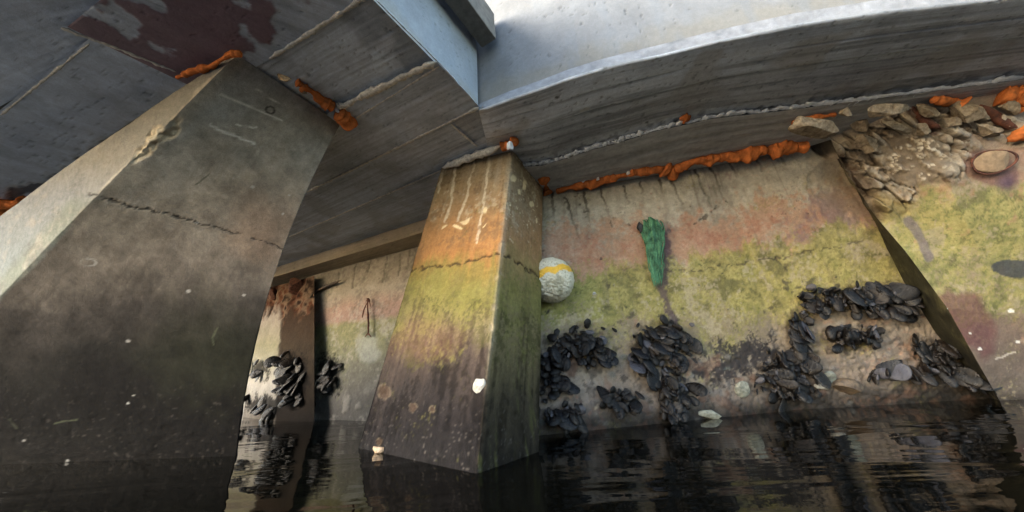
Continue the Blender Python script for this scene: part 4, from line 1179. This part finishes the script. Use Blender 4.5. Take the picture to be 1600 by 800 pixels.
def cluster(pts, n, key, label, group, size=(18, 38), ang=(-60, 60), seed=0, pick=(0, 1, 2, 3, 5, 6, 7), spread=6.5, lift=0.035):
    """n shells along a path in photo pixels; ang: direction of the free end, degrees from straight down"""
    global shell_n
    r = np.random.default_rng(seed)
    seg = [0]
    for a, b in zip(pts[:-1], pts[1:]): seg.append(seg[-1] + math.hypot(b[0] - a[0], b[1] - a[1]))
    for i in range(n):
        s = (i + r.uniform(0.2, 0.8)) / n * seg[-1]
        x = np.interp(s, seg, [p[0] for p in pts]) + r.normal() * spread
        y = np.interp(s, seg, [p[1] for p in pts]) + r.normal() * spread
        l, nn = hit(x, y, key)
        if l is None: continue
        depth = (l - Vector(CAM)).dot(Vector(-M3[:, 2]))
        L_ = r.uniform(*size) * depth / F
        k = int(pick[r.integers(len(pick))])
        if used[k]:
            o = proto[k].copy(); COL.objects.link(o)
        else:
            o = proto[k]; used[k] = True
        a = math.radians(r.uniform(*ang))
        dn = Vector(M3[:, 0]) * math.sin(a) - Vector(M3[:, 1]) * math.cos(a)
        dn = (dn - nn * dn.dot(nn)).normalized()
        yv = (dn + nn * r.uniform(0.1, 1.3)).normalized()
        zv = (nn - yv * nn.dot(yv)).normalized()
        xv = yv.cross(zv)
        tw = r.uniform(-0.5, 0.5)
        zv, xv = (zv * math.cos(tw) + xv * math.sin(tw)), (xv * math.cos(tw) - zv * math.sin(tw))
        Rm = Matrix((xv, yv, zv)).transposed().to_4x4()
        o.matrix_world = Matrix.Translation(l + nn * r.uniform(0, lift)) @ Rm @ Matrix.Diagonal((L_ * r.uniform(.75, 1.25), L_, L_ * r.uniform(.8, 1.3), 1))
        tag(o, label, "mussel", group)
        shell_n += 1
cluster([(930, 530), (905, 530), (880, 535), (862, 548)], 16, "wall", "mussel in the arch shaped cluster near the foot of the middle pillar", "mussels in the arch by the pillar", seed=1, ang=(-70, 70))
cluster([(925, 530), (940, 548), (945, 560)], 9, "wall", "mussel in the arch shaped cluster near the foot of the middle pillar", "mussels in the arch by the pillar", seed=2, ang=(-20, 60))
cluster([(858, 550), (858, 575), (872, 605)], 14, "wall", "mussel in the arch shaped cluster near the foot of the middle pillar", "mussels in the arch by the pillar", seed=3, ang=(-30, 60))
cluster([(855, 640), (880, 645), (900, 650)], 10, "wall", "mussel in the low cluster at the water beside the middle pillar", "mussels at the water by the pillar", seed=4, ang=(-70, 70))
cluster([(1018, 510), (1045, 518), (1062, 535)], 12, "wall", "mussel in the round cluster below the green net", "mussels below the green net", seed=5, ang=(-40, 70))
cluster([(1000, 530), (1030, 545), (1055, 555)], 16, "wall", "mussel in the round cluster below the green net", "mussels below the green net", seed=6, ang=(-70, 40))
cluster([(990, 548), (1005, 562), (1015, 580)], 9, "wall", "mussel in the round cluster below the green net", "mussels below the green net", seed=7, ang=(-80, 0), pick=(3, 4, 1))
cluster([(945, 612), (965, 620), (982, 628)], 9, "wall", "mussel in the small isolated group low on the quay wall", "mussels in the small isolated group", seed=8, ang=(-30, 70))
cluster([(1028, 600), (1045, 605), (1062, 605)], 9, "wall", "mussel in the group under the round cluster", "mussels under the round cluster", seed=9, ang=(-60, 60))
cluster([(1040, 635), (1055, 640)], 6, "wall", "mussel in the group under the round cluster", "mussels under the round cluster", seed=10, ang=(-60, 60))
cluster([(1262, 478), (1290, 472), (1330, 452), (1372, 450), (1415, 458)], 30, "wall", "mussel in the high wide cluster beside the dark wall joint", "mussels in the high wide cluster", seed=11, ang=(-60, 60))
cluster([(1330, 465), (1370, 472), (1405, 475), (1428, 480)], 18, "wall", "mussel in the high wide cluster beside the dark wall joint", "mussels in the high wide cluster", seed=12, ang=(-70, 70))
cluster([(1250, 490), (1246, 510), (1240, 535), (1235, 540)], 13, "wall", "mussel in the high wide cluster beside the dark wall joint", "mussels in the high wide cluster", seed=13, ang=(-60, 20), pick=(0, 1, 2, 3, 4))
cluster([(1300, 522), (1325, 518), (1350, 522)], 13, "wall", "mussel in the flat cluster framed by the high wide one", "mussels in the flat cluster", seed=14, ang=(-100, -40))
cluster([(1212, 560), (1235, 560), (1262, 565)], 14, "wall", "mussel in the stacked cluster beside the dark tar film", "mussels beside the tar film", seed=15, ang=(-80, 80))
cluster([(1190, 580), (1210, 590), (1240, 600), (1225, 615)], 18, "wall", "mussel in the stacked cluster beside the dark tar film", "mussels beside the tar film", seed=16, ang=(-80, 80))
cluster([(1420, 540), (1450, 545), (1475, 550)], 14, "wall", "mussel in the low cluster at the foot of the dark wall joint", "mussels at the foot of the joint", seed=17, ang=(-80, 80))
cluster([(1425, 565), (1460, 575), (1500, 580), (1520, 585)], 16, "wall", "mussel in the low cluster at the foot of the dark wall joint", "mussels at the foot of the joint", seed=18, ang=(-80, 80))
cluster([(1355, 580), (1375, 578), (1392, 580)], 5, "wall", "mussel in the sparse row just above the water right of centre", "mussels in the sparse row", seed=19, ang=(60, 120), pick=(3, 4, 1), spread=4)
cluster([(452, 555), (468, 575), (455, 600), (465, 625)], 30, "farp", "mussel in the tall cluster on the narrow rear pillar", "mussels on the rear pillar", (18, 28), seed=20, spread=7, lift=0.01)
cluster([(400, 570), (408, 585)], 5, "farp", "mussel on the pale face of the narrow rear pillar", "mussels on the pale pillar face", (14, 22), seed=21, spread=5)
cluster([(392, 625), (415, 635), (440, 635)], 9, "farp", "mussel in the row at the water on the rear pillar", "mussels at the water on the rear pillar", (14, 22), seed=22, spread=5)
cluster([(515, 562), (520, 580), (510, 605)], 13, "rear", "mussel in the cluster on the rear wall beside its pillar", "mussels on the rear wall", (15, 24), seed=23, spread=6)
cluster([(482, 632), (500, 628)], 5, "rear", "mussel in the cluster on the rear wall beside its pillar", "mussels on the rear wall", (14, 22), seed=24, spread=5)
for k, o in enumerate(proto):
    if not used[k]: bpy.data.objects.remove(o)
print("shells", shell_n)

# the countless small ones crusted between them
def small_mussels():
    r = np.random.default_rng(99)
    base = []
    for k in range(4):
        rr_ = np.random.default_rng(k)
        V = []; nu, nv = 9, 8; w_ = 0.55 + 0.12 * k
        for i in range(nu + 1):
            s = i / nu; prof = ((1 - abs(2 * s - 1) ** 2.4) ** 0.55) * (0.7 + 0.3 * s) if 0 < i < nu else 0.0
            for j in range(nv):
                a = 2 * math.pi * j / nv
                V.append((prof * w_ * 0.5 * math.cos(a) * (1 + rr_.normal() * .05), s - 0.1, prof * 0.14 * math.sin(a)))
        base.append(np.array(V))
    Fc = np.array([[i * nv + j, i * nv + (j + 1) % nv, (i + 1) * nv + (j + 1) % nv, (i + 1) * nv + j] for i in range(nu) for j in range(nv)])
    AV, AF, AC = [], [], []
    spots = [(905, 540, 46, 26, 60), (862, 585, 18, 36, 45), (872, 645, 28, 12, 25), (1030, 545, 40, 36, 110), (1050, 608, 24, 18, 35), (1050, 640, 18, 10, 18), (965, 620, 24, 14, 25),
             (1345, 466, 90, 18, 120), (1245, 512, 16, 36, 45), (1328, 523, 32, 14, 40), (1222, 588, 44, 32, 90), (1465, 560, 52, 28, 90), (1375, 582, 40, 8, 12)]
    n = 0
    for cx, cy, rx, ry, cnt in spots:
        for _ in range(cnt):
            q = np.clip(r.normal(size=2) * 0.55, -1.1, 1.1)
            l, nn = hit(cx + q[0] * rx, cy + q[1] * ry, "wall")
            if l is None: continue
            l = np.array(l); nn = np.array(nn)
            L_ = r.uniform(8, 19) * 2.2 / F
            y = r.normal(size=3) + np.array([0, 0, -0.5]); y -= nn * (y @ nn); y = y / np.linalg.norm(y) + nn * r.uniform(0.1, 1.2); y /= np.linalg.norm(y)
            x = np.cross(y, nn + r.normal(size=3) * 0.3); x /= np.linalg.norm(x); z = np.cross(x, y)
            V = base[r.integers(4)] * L_
            AV.append(l + nn * r.uniform(0.0, 0.05) + V @ np.stack([x, y, z])); AF.append(Fc + n); n += len(V)
            t_ = r.random(); c = lin(20, 17, 15) * (0.6 + t_) if t_ < 0.9 else lin(70, 68, 70)
            AC.append(np.broadcast_to(c, V.shape))
    V = np.concatenate(AV); c = V.mean(0)
    o = link("small_mussels", mesh_np("small_mussels", V - c, np.concatenate(AF), True, np.concatenate(AC), np.full(len(V), .35)), M_mus, None, c)
    tag(o, "countless small dark mussels crusted between the larger shells on the quay wall", "mussels")
    o["kind"] = "stuff"
small_mussels()

# single pale shells
M_shell = plain_mat("pale_shell", lin(176, 173, 164), 0.5, 60, 0.15, 0.6, lin(112, 108, 98))
M_shellg = plain_mat("grey_shell", lin(120, 120, 106), 0.6, 30, 0.3, 0.5, lin(70, 70, 60))
M_shellb = plain_mat("brown_shell", lin(92, 78, 60), 0.6, 30, 0.3, 0.5, lin(50, 40, 32))
stone(750, 605, 19, 31, "white oyster shell stuck on the front edge of the middle pillar", "mid", 21, 5, 0.35, 0.1, "oyster_shell", "shell", M_shell, 4, 0.12)
stone(1320, 604, 42, 26, "round brown shell just above the water under the flat mussel cluster", "wall", 22, 5, 0.8, 0.3, "oyster_shell", "shell", M_shellb, 3, 0.08)
stone(1284, 604, 26, 13, "white broken shell beside the round brown shell", "wall", 23, 5, 0.5, 0.3, "oyster_shell", "shell", M_shell, 6, 0.15)
stone(1294, 590, 18, 20, "pale green shell above the white broken shell", "wall", 24, 5, 0.5, 0.3, "oyster_shell", "shell", M_shellg, 4, 0.12)
stone(1158, 608, 22, 24, "grey green shell beside the stacked mussel cluster", "wall", 25, 30, 0.4, 0.2, "oyster_shell", "shell", M_shellg, 3, 0.08)
stone(1110, 648, 44, 14, "long grey green shell at the water under the tar film", "wall", 26, 4, 0.6, 0.3, "oyster_shell", "shell", M_shellg, 4, 0.1)
stone(1506, 576, 40, 22, "grey green shell at the foot of the dark wall joint", "right", 27, 14, 0.6, 0.2, "oyster_shell", "shell", M_shellg, 4, 0.1)
stone(1378, 584, 46, 17, "long olive shell in the sparse row above the water", "wall", 28, -8, 0.6, 0.3, "oyster_shell", "shell", M_shellg, 4, 0.1)
stone(928, 459, 6, 5, "tiny white shell on the green band right of the float", "wall", 29, 0, 0.5, 0.3, "oyster_shell", "shell", M_shell, 3, 0.1)

stone(466, 447, 52, 26, "dark rust coated rubble lump on top of the narrow rear pillar", "farp", 31, 18, 0.9, 0.2, "rubble_lump", "rubble", M_rust)
stone(428, 462, 30, 22, "small rust brown rubble lump at the left top edge of the rear pillar", "farp", 32, 30, 0.8, 0.2, "rubble_lump", "rubble", M_rust)
# ------------------------------------------------------------------ stick and hanging root at the rear wall
l0 = np.array(hit(492, 458, "rear")[0]); 
P = [onplane(470, 470, 1.0) * 0 + l0 + (CAM - l0) * 0.02]
def deep(px, py, key, f):
    l = np.array(hit(px, py, key)[0]); return l + (CAM - l) * f
st_ = [deep(484, 466, "farp", 0.01), deep(495, 455, "rear", 0.015), deep(512, 446, "rear", 0.02), deep(533, 438, "rear", 0.03)]
V, fl = tube_mesh(st_, [0.02, 0.018, 0.016, 0.012], 10, 3, 0.3, 30, 6)
c = np.mean(st_, 0)
o = link("driftwood_stick", mesh_np("driftwood_stick", V - c, fl), M_dark, None, c)
tag(o, "dark bent stick jutting from the rusted rear pillar top", "stick")
allV, allF = [], []
for pts, rad in [([(575, 466), (574, 485), (576, 505), (575, 524)], 0.009), ([(574, 472), (568, 485), (566, 497)], 0.006), ([(577, 470), (579, 480)], 0.007), ([(575, 520), (570, 527)], 0.006), ([(575, 520), (580, 527)], 0.006), ([(573, 466), (578, 472)], 0.022)]:
    P = [deep(x, y, "rear", 0.02) for x, y in pts]
    V, fl = tube_mesh(P, rad, 8, 3, 0.4, 40, 5)
    k = sum(len(v) for v in allV); allV.append(V); allF += [[k + a for a in f] for f in fl]
V = np.concatenate(allV); c = V.mean(0)
o = link("hanging_root", mesh_np("hanging_root", V - c, allF), M_rust, None, c)
tag(o, "thin rusty root dangling from a hole in the rear wall", "root")
